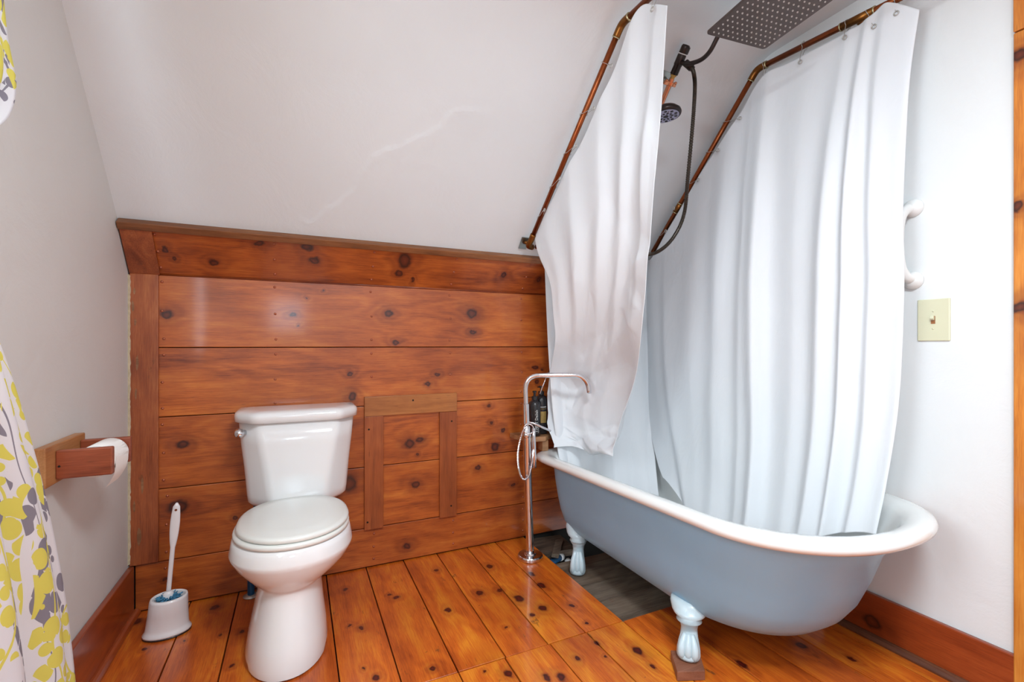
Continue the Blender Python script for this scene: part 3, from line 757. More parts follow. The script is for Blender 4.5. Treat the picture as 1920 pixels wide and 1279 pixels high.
add_loft(bm, [tub(.332,.762,2.110,.470,.37,.19), tub(.350,.742,2.138,.467,.38,.2), tub(.372,.716,2.165,.470,.38,.2), tub(.383,.703,2.178,.480,.385,.2), tub(.386,.700,2.181,.492,.386,.2), tub(.380,.706,2.175,.503,.38,.2),
              tub(.366,.722,2.160,.509,.375,.2), tub(.348,.742,2.140,.509,.37,.2), tub(.330,.762,2.122,.503,.36,.2), tub(.318,.776,2.108,.490,.36,.19), tub(.312,.786,2.100,.47,.36,.19),
              tub(.304,.806,2.090,.38,.36,.19), tub(.292,.840,2.075,.28,.35,.18), tub(.275,.885,2.055,.21,.33,.17), tub(.245,.94,2.02,.165,.3,.16), tub(.19,1.04,1.95,.142,.25,.15), tub(.10,1.2,1.8,.136,.2,.15)], False, True)
obj('rim_and_basin', bm, M['enamel'], TB, smooth=True)
def foot(top, tip, zf, back=(1,0)):
    """claw-and-ball style foot: top=(x,y,z) under the shell, tip=(x,y) on the floor at zf"""
    tx, ty, tz = top; px, py = tip
    H = tz-zf
    d = Vector((px-tx, py-ty)).normalized()
    ang = math.atan2(d.y, d.x)
    secs = [(0,.0,.020,.026),(.03,.0,.031,.034),(.09,-.01,.036,.037),(.20,-.10,.035,.036),(.30,-.28,.031,.032),(.38,-.45,.026,.028),(.50,-.60,.0245,.026),(.62,-.62,.027,.029),(.68,-.60,.034,.036),(.715,-.58,.030,.031),(.75,-.50,.038,.041),(.80,-.42,.033,.036),(.84,-.30,.044,.050),(.90,-.15,.048,.058),(1.0,-.05,.050,.064),(1.12,0.,.045,.06)]
    bm = NB(); rings = []
    for h, k, ra, rb in secs:
        # k: 0 at tip .. -1 at top
        kk = -k
        cx = px+(tx-px)*kk if h < .8 else px+(tx-px)*(1-(-k)*0.6 if False else min(1, .5+(h-.75)*2.2))
        cy = py+(ty-py)*kk if h < .8 else py+(ty-py)*min(1, .5+(h-.75)*2.2)
        cz = zf+H*h
        if h < .8: pass
        rings.append([(cx+ra*math.cos(t)*d.x-rb*math.sin(t)*d.y, cy+ra*math.cos(t)*d.y+rb*math.sin(t)*d.x, cz) for t in [2*PI*i/20 for i in range(20)]])
    add_loft(bm, rings)
    o = obj('foot', bm, M['footblue'], TB, smooth=True)
    # toes
    for s, zz, rr_ in ((-.021,.34,.015),(0,.30,.0145),(.021,.34,.014)):
        b2 = NB()
        f = Vector((d.x, d.y, 0)); sd = Vector((-d.y, d.x, 0))
        c0 = Vector((px, py, zf))
        add_tube(b2, [c0+f*-.004+sd*s*.5+Vector((0,0,H*.55)), c0+f*.014+sd*s*.85+Vector((0,0,H*.38)), c0+f*.022+sd*s*.95+Vector((0,0,H*.22)), c0+f*.020+sd*s*.9+Vector((0,0,H*.10)), c0+f*.008+sd*s*.8+Vector((0,0,H*.05))], lambda t: .0075+.0055*math.sin(PI*min(1,t*1.05+.05)), 10, smooth=5)
        obj('toe', b2, M['footblue'], o, smooth=True)
    return o
foot((1.225, 1.185, .165), (1.158, 1.125), .031)
foot((1.245, 1.905, .165), (1.192, 1.835), -.021)
foot((1.725, 1.185, .165), (1.792, 1.125), 0)
foot((1.705, 1.905, .165), (1.762, 1.835), -.021)
bm = layers(NB())
add_prism(bm, [(1.076,1.091),(1.159,1.058),(1.212,1.130),(1.133,1.179)], 0.0, .030)
setft(bm, bm.faces, .6, .5)
o = obj('wooden_block', bm, M['block']); bevel(o, .002, 2); tag(o, 'small square wooden block under the front claw foot of the tub', 'block')

# ------------------------------------------------------------------ rail, curtains, hooks
RL = thing('shower_curtain_rail', (1.45, 1.5, 2.25), 'copper pipe curtain rail bent along the sloping ceiling above the tub', 'curtain rail')
LA, LB = Vector((1.045,2.0,1.59)), Vector((1.105,1.40,2.257))
RA, RB = Vector((1.80,2.01,1.57)), Vector((1.82,1.378,2.255))
def pipe(pts, r=.0115, m='copper', name='rail_pipe', sm=0, par=None):
    bm = NB(); add_tube(bm, pts, r, 14, smooth=sm); return obj(name, bm, M[m], par or RL, smooth=True)
LE = Vector((1.105,.55,2.225)); RE = Vector((1.82,.55,2.18))
dL = (LB-LA).normalized(); dR = (RB-RA).normalized(); eL = (LE-LB).normalized(); eR = (RE-RB).normalized()
def elbow(p, a, b, s=.045):
    q = [p-a*s, p-a*s*.45, p-a*s*.12+b*s*.12, p+b*s*.45, p+b*s]
    e = pipe(q, .0145, 'copperfit', 'elbow_fitting', 4)
    for c, ax in ((p-a*s, a), (p+b*s, b)):
        bm = NB(); add_lathe(bm, [(.0155,-.002),(.0155,.002)], c, 14, ax); obj('solder_ring', bm, M['solder'], e, smooth=True)
pipe([LA, LB]); pipe([LB, LE]); elbow(LB, dL, eL)
pipe([RA, RB]); pipe([RB, RE]); elbow(RB, dR, eR)
pipe([LE, RE]); elbow(LE, eL, (RE-LE).normalized()); elbow(RE, eR, (LE-RE).normalized())
# couplings
def coupling(p, ax, L_=.05):
    e = pipe([p-ax*L_/2, p+ax*L_/2], .0142, 'copperfit', 'coupling')
    for s in (-.5, .5):
        bm = NB(); add_lathe(bm, [(.0152,-.002),(.0152,.002)], p+ax*L_*s, 14, ax); obj('solder_ring', bm, M['solder'], e, smooth=True)
coupling(RA+dR*.27, dR)
coupling(RB+eR*.40, eR, .11)
pipe([RB+eR*.40, RB+eR*.40+Vector((.055,0,-.012))], .0115, 'copperfit', 'wall_stub')
# lower ends
LC = LA+Vector((-.012,.035,-.035))
pipe([LA-dL*.0, LA-dL*.03, LA-dL*.05+Vector((.0,.012,-.008)), LA-dL*.052+Vector((.03,.03,-.008))], .0145, 'copperfit', 'elbow_fitting', 4)
bm = NB()
Mp = Matrix.Translation((1.024, 2.083, 1.562)) @ Matrix.Rotation(-math.atan(SL), 4, 'X')
add_box(bm, -.012, .03, -.035, .03, -.0035, .0015, M=Mp)
bevel(obj('wall_plate', bm, M['zinc'], RL), .001, 1)
pipe([(1.03,2.04,1.556),(1.03,2.075,1.566)], .008, 'copperfit', 'plate_stud')
bm = NB()
add_tube(bm, [LA+Vector((.03,.03,-.05)), Vector((1.42,2.09,1.53)), RA+Vector((-.01,.03,-.02))], .0115, 12)
obj('rail_pipe', bm, M['copper'], RL, smooth=True)

def catmull(p0, p1, p2, p3, t): return .5*((2*p1)+(p2-p0)*t+(2*p0-5*p1+4*p2-p3)*t*t+(3*p1-p0-3*p2+p3)*t*t*t)
def surf(G, u, v):
    nr, nc = len(G), len(G[0])
    def at(r, c): return Vector(G[max(0, min(nr-1, r))][max(0, min(nc-1, c))])
    fu = u*(nc-1); iu = min(int(fu), nc-2); tu = fu-iu
    fv = v*(nr-1); iv = min(int(fv), nr-2); tv = fv-iv
    q = []
    for r in range(iv-1, iv+3):
        q.append(catmull(at(r, iu-1), at(r, iu), at(r, iu+1), at(r, iu+2), tu))
    return catmull(q[0], q[1], q[2], q[3], tv)
def curtain(name, G, nu, nv, fold, label, cat, m='curtain', uv=None, axis=0):
    bm = NB()
    V = []
    for j in range(nv+1):
        row = []
        for i in range(nu+1):
            u, v = i/nu, j/nv
            p = surf(G, u, v); d = fold(u, v, p)
            p = p + d
            row.append(bm.verts.new(p))
        V.append(row)
    uvl = bm.loops.layers.uv.new('cloth')
    for j in range(nv):
        for i in range(nu):
            f = bm.faces.new([V[j][i], V[j+1][i], V[j+1][i+1], V[j][i+1]])
            if uv:
                for l, (a, b) in zip(f.loops, ((i,j),(i,j+1),(i+1,j+1),(i+1,j))): l[uvl].uv = (a/nu*uv[0], b/nv*uv[1])
    o = obj(name, bm, M[m], smooth=True, recalc=False)
    md = o.modifiers.new('thickness', 'SOLIDIFY'); md.thickness = .0014; md.offset = 0
    tag(o, label, cat)
    return o
def N3(x, y, z): return noise.noise(Vector((x, y, z)))
def tri(x): return abs((x % 1.0)*2-1)*2-1
def ridged(x, y, z):
    return 1-2*abs(noise.noise(Vector((x, y, z))))
def sst(a, b, x):
    t = max(0, min(1, (x-a)/(b-a))); return t*t*(3-2*t)
def ridge(u, c, wl, wr):
    x = (u-c)/(wr if u > c else wl)
    return math.exp(-abs(x)**1.7)
def facets(x, y, seed, n=3):
    """pleated creases: the cloth breaks into flat facets between random straight creases"""
    r = random.Random(seed); h = 0
    for k in range(n):
        a = r.uniform(0, PI); o = r.uniform(-1.2, 1.2); m = r.uniform(.5, 1)
        d = x*math.cos(a)+y*math.sin(a)-o
        h += m*abs(((d*.9+.5) % 1)-.5)
    return h/n
_fr = random.Random(41)
_FG = {}
def crump(x, y, k=0):
    """heights on a jittered triangle net, linear in between: gives flat facets with sharp creases"""
    i, j = math.floor(x), math.floor(y)
    def node(a, b):
        q = (a, b, k)
        if q not in _FG:
            r = random.Random(a*7919+b*104729+k*31)
            _FG[q] = (a+r.uniform(-.36, .36), b+r.uniform(-.36, .36), r.uniform(0, 1))
        return _FG[q]
    for di in (0, -1, 1):
        for dj in (0, -1, 1):
            A, B, C_, D = node(i+di, j+dj), node(i+di+1, j+dj), node(i+di+1, j+dj+1), node(i+di, j+dj+1)
            tris = ((A, B, C_), (A, C_, D)) if (i+di+j+dj) % 2 else ((A, B, D), (B, C_, D))
            for P0, P1, P2 in tris:
                det = (P1[1]-P2[1])*(P0[0]-P2[0])+(P2[0]-P1[0])*(P0[1]-P2[1])
                if abs(det) < 1e-9: continue
                a = ((P1[1]-P2[1])*(x-P2[0])+(P2[0]-P1[0])*(y-P2[1]))/det
                b = ((P2[1]-P0[1])*(x-P2[0])+(P0[0]-P2[0])*(y-P2[1]))/det
                c = 1-a-b
                if a >= -1e-6 and b >= -1e-6 and c >= -1e-6: return a*P0[2]+b*P1[2]+c*P2[2]
    return .5
def foldL(u, v, p):
    lo = sst(.50, .72, v)
    c = u+.02*N3(v*2, 1, 0)
    f = .030*ridge(c, .30-.02*v, .10, .05)+.026*ridge(c, .52-.05*v, .09, .05)+.030*ridge(c, .72-.06*v, .07, .05)+.022*ridge(c, .90, .05, .08)+.014*ridge(c, .10, .05, .06)
    f += .010*N3(u*5, v*2.2, 3)
    f *= (.35+.65*min(1, v*3))*(1-.8*lo)*(1-.25*sst(.3,.5,v))
    f += lo*(.105*(crump(u*2.9+.3, v*10, 3)-.5)+.03*(crump(u*5+v*2, v*17-u*2, 7)-.5)-.016)
    f += .022*(1-lo)*sst(.1, .35, v)*(crump(u*4+v, v*7-u, 5)-.5)*1.7
    f -= .012
    ed = (1-.75*sst(.86, 1, u))*(.25+.75*sst(0, .14, u))
    return Vector((-f*ed, .15*f*ed, .012*lo*sst(.9, 1, v)*math.sin(u*9)))
curtain('shower_curtain', LEFT_CURTAIN, 150, 210, foldL, 'crumpled white shower curtain hanging from the left rail behind the faucet spout', 'shower curtain')
RF = [(.075,.05,.03,.05,.020),(.21,.11,.06,.05,.018),(.36,.20,.05,.07,.030),(.47,.33,.03,.05,.022),(.52,.42,.04,.025,.050),(.63,.56,.05,.05,.022),(.72,.66,.03,.05,.045),(.80,.76,.03,.04,.050),(.90,.88,.03,.05,.030),(.985,.985,.04,.04,.018)]
XC = [(1.84,2.10),(1.84,2.10),(1.835,2.09),(1.83,2.08),(1.81,2.06),(1.78,2.02),(1.74,1.93),(1.725,1.88),(1.71,1.83)]
for row, q in zip(RIGHT_CURTAIN, XC): row.insert(0, (q[0], q[1], row[0][2]))
RF = [((a*10+1)/11, (b*10+1)/11, w1, w2, h) for a, b, w1, w2, h in RF]
def foldR(u, v, p):
    f = 0
    for a, b, wl, wr, h in RF:
        c = a+(b-a)*v+.008*N3(v*2.2, a*9, 0)
        f += h*ridge(u, c, wl, wr)
    f *= (.30+.70*sst(0, .35, v))
    f += .012*N3(u*6, v*2.4, 3)+.012*(facets(u*5, v*5, 21, 3)-.25)*sst(.1, .4, v)
    e = sst(.09, .16, u)
    f = max(f, -.004)*e
    dz = -.10*sst(0,.15,u)*(1-sst(.55,1,u))*sst(.55, 1, v)
    return Vector((-f-.003, 0, dz))
curtain('shower_curtain', RIGHT_CURTAIN, 240, 170, foldR, 'long white shower curtain hanging along the right wall into the tub', 'shower curtain')
GB = [[(1.175,2.125,1.50),(1.35,2.13,1.50),(1.6,2.13,1.50),(1.85,2.10,1.50)], [(1.185,2.11,1.1),(1.35,2.12,1.1),(1.6,2.12,1.1),(1.845,2.09,1.1)], [(1.20,2.09,.75),(1.36,2.09,.75),(1.6,2.085,.75),(1.82,2.03,.75)], [(1.215,2.055,.50),(1.36,2.05,.50),(1.58,2.04,.50),(1.75,1.95,.50)], [(1.24,2.0,.24),(1.37,2.0,.22),(1.56,1.98,.22),(1.70,1.86,.24)]]
def foldB(u, v, p):
    f = (.006+.008*v)*math.sin(2*PI*(u*3.2+.1*N3(v*2, 1, 1)))+.003*N3(u*6, v*8, 1)
    return Vector((0, -abs(f)*.9, 0))
curtain('shower_curtain', GB, 70, 90, foldB, 'flat white shower curtain covering the plank wall at the back of the tub', 'shower curtain')

def hook(rod, eye, label):
    rod, eye = Vector(rod), Vector(eye)
    d = eye-rod
    L_ = d.length
    dn = d.normalized()
    side = Vector((1,0,0)); side = (side-dn*side.dot(dn)).normalized()
    bm = NB()
    R1 = .0165
    pts = []
    for i in range(15):
        a = math.radians(-150+300*i/14)
        pts.append(rod - dn*(R1*math.cos(a)) + side*(R1*math.sin(a)))
    pts2 = [eye-dn*.006-side*.004] + [rod+dn*(L_*.5)-side*.007] + pts + [rod+dn*(L_*.45)+side*.006, eye-dn*.012+side*.003]
    add_tube(bm, pts2, .0011, 6, smooth=2)
    for s in (-.008, 0, .008):
        add_ball(bm, rod-dn*(R1+.001)+side*s, .0028, u=8, v=6)
    b2 = [eye+Vector((0, .0065*math.cos(t), .0065*math.sin(t))) for t in [2*PI*i/14 for i in range(14)]]
    add_tube(bm, b2, .0022, 6, closed=True)
    o = obj('curtain_hook', bm, M['steel'], smooth=True)
    tag(o, label, 'hook', 'steel hooks along the copper curtain rail')
ordn = ['first','second','third','fourth','fifth','sixth','seventh','eighth','ninth','tenth']
for i, (a, b) in enumerate(LEFT_HOOKS):
    hook(a, Vector(b)+Vector((-.012,0,0)), 'steel curtain hook on the sloping left rail, %s from its lower wall end' % ordn[i])
hook((1.105,1.21,2.250), (1.068,1.195,2.165), 'steel curtain hook at the top of the left curtain, beside its front edge')
for i, (a, b) in enumerate(RIGHT_HOOKS):
    hook(a, Vector(b)+Vector((-.014,0,0)), ('steel curtain hook on the sloping right rail, %s from its lower end' % ordn[i]) if i < 5 else ('steel curtain hook on the level right rail, %s after the bend' % ordn[i-5]))

# ------------------------------------------------------------------ shower
SH = thing('rain_shower', (1.435, 1.5, 2.15), 'dark bronze rain shower with copper riser fixed to the sloping ceiling', 'shower')
def sp(y, off=.05): # point off the slope
    z = slz(y); n_ = Vector((0,-SL,-1)).normalized()*off
    return Vector((1.435, y+n_.y, z+n_.z))
a = Vector((1.437,1.575,2.071)); b = Vector((1.435,1.494,2.164)); dd = (b-a).normalized()
bm = NB(); add_tube(bm, [a-dd*.75, b+dd*.015], .0105, 14); obj('riser_pipe', bm, M['newcopper'], SH, smooth=True)
bm = NB(); add_lathe(bm, [(.016,-.008),(.016,.008)], b-dd*.004, 14, dd)
add_box(bm, -.030, .030, -.007, .007, -.008, .008, M=Matrix.Translation(b-dd*.004) @ Vector((0,0,1)).rotation_difference(dd).to_matrix().to_4x4())
add_ball(bm, b+Vector((.024,-.006,0)), .006); add_ball(bm, b+Vector((-.024,-.006,0)), .006)
bevel(obj('pipe_clamp', bm, M['newcopper'], SH, smooth=False), .002, 2)
bm = NB()
Mp = Matrix.Translation((1.41, 1.522, slz(1.522)-.004)) @ Matrix.Rotation(-math.atan(SL), 4, 'X') @ Matrix.Rotation(math.radians(4), 4, 'Z')
add_box(bm, -.05, .045, -.022, .022, -.004, .001, M=Mp)
bevel(obj('bracket_plate', bm, M['zinc'], SH), .001, 1)
for sx in (-.03, .0):
    bm = NB(); add_lathe(bm, [(.008,0),(.008,.005),(.005,.012),(.001,.013)], Mp @ Vector((sx+.0,0,-.004)), 6, Mp.to_3x3() @ Vector((0,0,-1)))
    obj('bolt', bm, M['steel'], SH)
bm = NB(); add_tube(bm, [Mp @ Vector((.02,0,-.003)), b-dd*.004], .004, 8); obj('clamp_rod', bm, M['zinc'], SH, smooth=True)
bm = NB(); add_lathe(bm, [(.009,.0),(.009,.012),(.013,.013),(.013,.022),(.010,.023)], b+dd*.012, 12, dd); obj('brass_nut', bm, M['brass'], SH)
dv = b+dd*.030
bm = NB(); add_lathe(bm, [(.013,0),(.0165,.002),(.0165,.035),(.018,.036),(.018,.072),(.0165,.074),(.0165,.076),(.0175,.077),(.0175,.104),(.014,.110),(.001,.111)], dv, 20, dd)
obj('diverter_valve', bm, M['bronze'], SH, smooth=True)
auto(SH.children[-1], 40)
bm = NB(); add_lathe(bm, [(.0172,0),(.0185,.001),(.0185,.003),(.0172,.004)], dv+dd*.0755, 20, dd); obj('white_ring', bm, M['ink'], SH, smooth=True)
bm = NB(); add_box(bm, -.008, .020, -.010, .010, .078, .106, M=Matrix.Translation(dv) @ Vector((0,0,1)).rotation_difference(dd).to_matrix().to_4x4())
bevel(obj('diverter_knob', bm, M['bronze'], SH), .004, 3)
jt = dv+dd*.050
bm = NB()
add_tube(bm, [jt, jt+Vector((.0,-.045,-.035)), Vector((1.432,1.33,2.167)), Vector((1.430,1.285,2.172)), Vector((1.428,1.25,2.20)), Vector((1.424,1.21,2.235)), Vector((1.42,1.15,2.252)), Vector((1.42,1.08,2.246)), Vector((1.42,1.04,2.21)), Vector((1.42,1.037,2.165))], .0085, 14, smooth=6)
obj('shower_arm', bm, M['bronze'], SH, smooth=True)
hc = jt+Vector((.01,-.035,-.03))
bm = NB(); add_lathe(bm, [(.012,-.015),(.014,-.012),(.014,.022),(.011,.024),(.011,.030)], hc, 16, (.45,-.35,-.62))
obj('hose_connector', bm, M['bronze'], SH, smooth=True)
# square head
HM = Matrix.Translation((1.425, 1.042, 2.147)) @ Matrix.Rotation(math.radians(-6), 4, 'Z')
bm = NB()
hs, rc = .134, .012
poly = []
for cx_, cy_, a0 in ((hs-rc,hs-rc,0),(-hs+rc,hs-rc,90),(-hs+rc,-hs+rc,180),(hs-rc,-hs+rc,270)):
    for k in range(5):
        t_ = math.radians(a0+22.5*k); poly.append((cx_+rc*math.cos(t_), cy_+rc*math.sin(t_)))
add_prism(bm, poly, 0, .008, HM)
hd = obj('rain_head', bm, M['bronzehead'], SH); bevel(hd, .0015, 2, 50)
bm = NB(); add_lathe(bm, [(.03,0),(.026,.008),(.014,.018),(.014,.028)], HM @ Vector((0,0,.008)), 20); obj('head_collar', bm, M['bronze'], hd, smooth=True)
pts = []
for j in range(12):
    for i in range(12):
        pts.append((-.117+.2127/10*i if False else -.115+.0209*i, .115-.0209*j))
pn = [p for p in pts]
nbm = NB(); add_lathe(nbm, [(.0030,.0002),(.0026,-.003),(.0016,-.004),(.0001,-.0041)], (0,0,0), 8)
nme = bpy.data.meshes.new('nozzle'); bmesh.ops.recalc_face_normals(nbm, faces=nbm.faces); nbm.to_mesh(nme); nbm.free(); nme.materials.append(M['nozzle'])
base = rootloc(hd)
for p in pts[:100]:
    o = bpy.data.objects.new('nozzle', nme); C.objects.link(o); o.parent = hd; o.location = (HM @ Vector((p[0], p[1], 0)))-base
bm = NB()
for p in pts[100:]: add_lathe(bm, [(.0030,.0002),(.0026,-.003),(.0016,-.004),(.0001,-.0041)], HM @ Vector((p[0],p[1],0)), 8)
o = obj('nozzle', bm, M['nozzle'], hd); o['kind'] = 'stuff'
# hand shower with hose
HS = thing('hand_shower', (1.40, 1.46, 2.01), 'round dark bronze hand shower with grey spray face and black hose', 'hand shower')
hn = Vector((.03, -.05, -1)).normalized()   # direction the face points to
hc2 = Vector((1.385, 1.468, 2.008))
bm = NB(); add_lathe(bm, [(.001,-.034),(.024,-.031),(.046,-.022),(.060,-.009),(.0625,.0),(.060,.007),(.054,.009),(.001,.009)], hc2, 32, hn)
obj('head', bm, M['bronze'], HS, smooth=True)
bm = NB(); add_lathe(bm, [(.001,.0092),(.052,.0092),(.052,.0102),(.001,.0105)], hc2, 32, hn); fp = obj('spray_face', bm, M['face'], HS)
q = Vector((0,0,1)).rotation_difference(hn)
bm = NB()
for i in range(10):
    a_ = 2*PI*i/10
    for rr_, s_ in ((.024,.005),(.041,.0065)):
        a2 = a_+(.3 if rr_ > .03 else 0)
        add_lathe(bm, [(s_,.0),(s_,.0016),(.0005,.0018)], hc2+q @ Vector((rr_*math.cos(a2), rr_*math.sin(a2), .0102)), 8, hn)
add_lathe(bm, [(.010,0),(.010,.0016),(.001,.0018)], hc2+hn*.0102, 14, hn)
for i in range(5):
    a_ = 2*PI*(i+.5)/5
    add_tube(bm, [hc2+q @ Vector((.012*math.cos(a_), .012*math.sin(a_), .0108)), hc2+q @ Vector((.044*math.cos(a_), .044*math.sin(a_), .0108))], .0012, 6)
obj('spray_pattern', bm, M['blackpl'], fp)
bm = NB(); add_lathe(bm, [(.004,0),(.004,.012),(.001,.014)], hc2+q @ Vector((-.010,-.045,.004))+Vector((-.012,0,-.002)), 8, (-.3,-.4,-.9)); obj('selector_lever', bm, M['bronze'], HS, smooth=True)
hb = Vector((1.315, 1.56, 1.93))
bm = NB(); add_tube(bm, [hc2+Vector((-.02,.012,.012)), hc2+Vector((-.045,.045,-.02)), hb], lambda t: .016-.004*t, 12, smooth=6); obj('handle', bm, M['bronze'], HS, smooth=True)
hose = [hc+Vector((.01,-.014,-.018)), (1.432,1.362,2.125), (1.432,1.358,2.07), (1.425,1.362,1.933), (1.42,1.382,1.728), (1.42,1.402,1.584), (1.42,1.455,1.505), (1.42,1.531,1.462), (1.415,1.615,1.456), (1.38,1.68,1.50), (1.35,1.68,1.62), (1.32,1.62,1.80), hb]
P_ = smooth_path(hose, 40)
bm = NB()
cnt = len(P_)
add_tube(bm, P_, lambda t: .0072+.0009*(1 if int(t*cnt) % 2 else -1), 12)
obj('hose', bm, M['hose'], HS)
bm = NB(); add_tube(bm, [hb+Vector((.01,-.01,.02)), Vector((1.36,1.62,1.99)), Vector((1.437,1.628,2.008))], .006, 10); obj('holder_bracket', bm, M['bronze'], HS, smooth=True)

# ------------------------------------------------------------------ tub faucet
FC = thing('tub_faucet', (1.043, 2.03, 0), 'chrome floor-standing tub faucet with curved spout and looped hose', 'faucet')
b0 = Vector((1.043,2.03,0)); axd = (Vector((1.005,2.014,.9))-Vector((1.043,2.03,.0))).normalized()
bm = NB(); add_lathe(bm, [(.060,.0),(.062,.003),(.062,.016),(.058,.021),(.030,.023),(.028,.030)], b0, 40); obj('base_flange', bm, M['chrome'], FC, smooth=True)
bevel(FC.children[-1], .001, 1); auto(FC.children[-1], 40)
bm = NB(); add_tube(bm, [b0+axd*.02, b0+axd*.60], .0195, 24); auto(obj('column', bm, M['chrome'], FC, smooth=True), 40)
Rv = Vector((.907,-.4215,0))
top = b0+axd*.90
bm = NB()
c1 = b0+axd*.60
sp_ = [c1, b0+axd*.74, b0+axd*.83]
corner = b0+axd*.905
for i in range(1, 8):
    t_ = i/8; A = b0+axd*.83; B = corner+Rv*.075
    sp_.append((1-t_)**2*A+2*t_*(1-t_)*corner+t_*t_*B)
e1 = corner+Rv*.235; 
sp_.append(corner+Rv*.075); sp_.append(e1)
c2 = corner+Rv*.305; e2 = c2+Vector((0,0,-.075))+Rv*.008
for i in range(1, 8):
    t_ = i/8; sp_.append((1-t_)**2*e1+2*t_*(1-t_)*c2+t_*t_*e2)
sp_.append(e2); sp_.append(e2+Vector((0,0,-.012)))
add_tube(bm, sp_, .0122, 20); obj('spout', bm, M['chrome'], FC, smooth=True)
bm = NB(); add_tube(bm, [e2+Vector((0,0,-.0122)), e2+Vector((0,0,-.0128))], .0085, 14); obj('spout_opening', bm, M['blackpl'], FC)
bm = NB(); add_lathe(bm, [(.013,0),(.0155,.001),(.0155,.10),(.013,.102)], b0+axd*.665, 24, axd); auto(obj('sleeve', bm, M['chrome'], FC, smooth=True), 40)
bm = NB(); add_lathe(bm, [(.0195,0),(.022,.003),(.022,.02),(.018,.026),(.018,.05),(.015,.056)], b0+axd*.60, 24, axd); auto(obj('valve_body', bm, M['chrome'], FC, smooth=True), 40)
vc = b0+axd*.655
bm = NB()
add_tube(bm, [vc+Vector((0,-.024,-.01))+Rv*(.024*math.cos(t))+Vector((0,0,.024*math.sin(t))) for t in [2*PI*i/24 for i in range(24)]], .0032, 8, closed=True)
obj('holder_ring', bm, M['chrome'], FC, smooth=True)
bm = NB(); add_tube(bm, [vc+Vector((0,0,.022)), vc+Rv*.03+Vector((0,-.004,.016)), vc+Rv*.115+Vector((0,-.01,-.022))], .0052, 10); obj('lever_handle', bm, M['chrome'], FC, smooth=True)
hs0 = vc+Rv*.022+Vector((0,-.03,-.045))
bm = NB(); add_tube(bm, [hs0+Vector((0,0,.04)), hs0, hs0+Vector((0,0,-.03)), hs0+Vector((.003,0,-.12)), hs0+Vector((.004,0,-.15))], lambda t: .0085 if t < .5 else .0105, 14); obj('spray_wand', bm, M['chrome'], FC, smooth=True)
bm = NB()
hp = [vc+Rv*-.012+Vector((0,-.02,.0)), vc+Rv*-.035+Vector((0,-.03,-.03)), vc+Rv*-.054+Vector((0,-.03,-.12)), vc+Rv*-.050+Vector((0,-.03,-.205)), vc+Rv*-.03+Vector((0,-.032,-.25)), vc+Rv*-.004+Vector((0,-.034,-.235)), vc+Rv*.012+Vector((0,-.036,-.16)), hs0+Vector((-.004,-.006,-.06))]
Q_ = smooth_path(hp, 24); cnt2 = len(Q_)
add_tube(bm, Q_, lambda t: .0052+.0006*(1 if int(t*cnt2) % 2 else -1), 10); obj('spray_hose', bm, M['chrome'], FC, smooth=False)

# ------------------------------------------------------------------ shelf and bottles
t = thing('corner_shelf', (1.13, 2.15, .502), 'light wooden bath shelf resting on the tub corner against the plank wall', 'shelf')
bm = layers(NB()); add_prism(bm, [(1.035,2.20),(1.075,2.095),(1.16,2.085),(1.30,2.20),(1.30,2.255),(1.035,2.255)], .556, .579); setft(bm, bm.faces, 1, .5)
bevel(obj('shelf_board', bm, M['shelf'], t), .002, 2)
bm = layers(NB()); add_box(bm, 1.150, 1.186, 2.10, 2.15, .502, .5555, 1.1, .5); bevel(obj('support_block', bm, M['shelf'], t), .002, 1)
def bottle(x, y, r, hb_, label, gold):
    z0 = .5795
    b = thing('soap_bottle', (x, y, z0), label, 'bottle', 'black pump bottles on the bath shelf')
    bm = NB(); add_lathe(bm, [(r*.90,0),(r,.004),(r,hb_*.86),(r*.93,hb_*.93),(r*.6,hb_*.985),(r*.42,hb_),(r*.42,hb_+.006)], (x,y,z0), 28)
    obj('body', bm, M['blackpl'], b, smooth=True)
    bm = NB(); add_lathe(bm, [(r*.48,0),(r*.48,.018),(r*.2,.02),(r*.2,.036),(r*.34,.037),(r*.34,.046),(.001,.047)], (x,y,z0+hb_+.002), 16)
    if gold: add_tube(bm, [(x,y,z0+hb_+.044),(x-.026,y-.012,z0+hb_+.044)], .0035, 8)
    auto(obj('pump', bm, M['blackpl'], b, smooth=True), 40)
    return b
def wrap_text(s, size, cx, cy, z0, r, ang, par, name='printed_text', vert=True):
    cu = bpy.data.curves.new('t', 'FONT'); cu.body = s; cu.size = size; cu.extrude = 0; cu.resolution_u = 2
    ob = bpy.data.objects.new('t', cu); C.objects.link(ob)
    bpy.context.view_layer.update()
    dg = bpy.context.evaluated_depsgraph_get()
    me = bpy.data.meshes.new_from_object(ob.evaluated_get(dg))
    bm = NB(); bm.from_mesh(me)
    bpy.data.objects.remove(ob)
    bmesh.ops.triangulate(bm, faces=bm.faces)
    for v in bm.verts:
        X_, Y_ = v.co.x, v.co.y
        if vert: hz, w_ = X_, -Y_       # reading upwards
        else: hz, w_ = Y_, X_
        a_ = ang+w_/r
        v.co = Vector((cx+(r+.0006)*math.cos(a_), cy+(r+.0006)*math.sin(a_), z0+hz))
    return obj(name, bm, M['ink'], par, recalc=False)
b1 = bottle(1.122, 2.135, .0315, .185, 'black pump bottle with white vertical lettering, next to the faucet column', False)
va = math.atan2(-2.135, -1.122)
wrap_text('THE T Delish', .021, 1.122, 2.135, .600, .0315, va+.55, b1)
wrap_text('hair & body', .010, 1.122, 2.135, .598, .0315, va+.78, b1)
b2 = bottle(1.183, 2.175, .033, .205, 'black pump bottle with a gold label half hidden by the curtain', True)
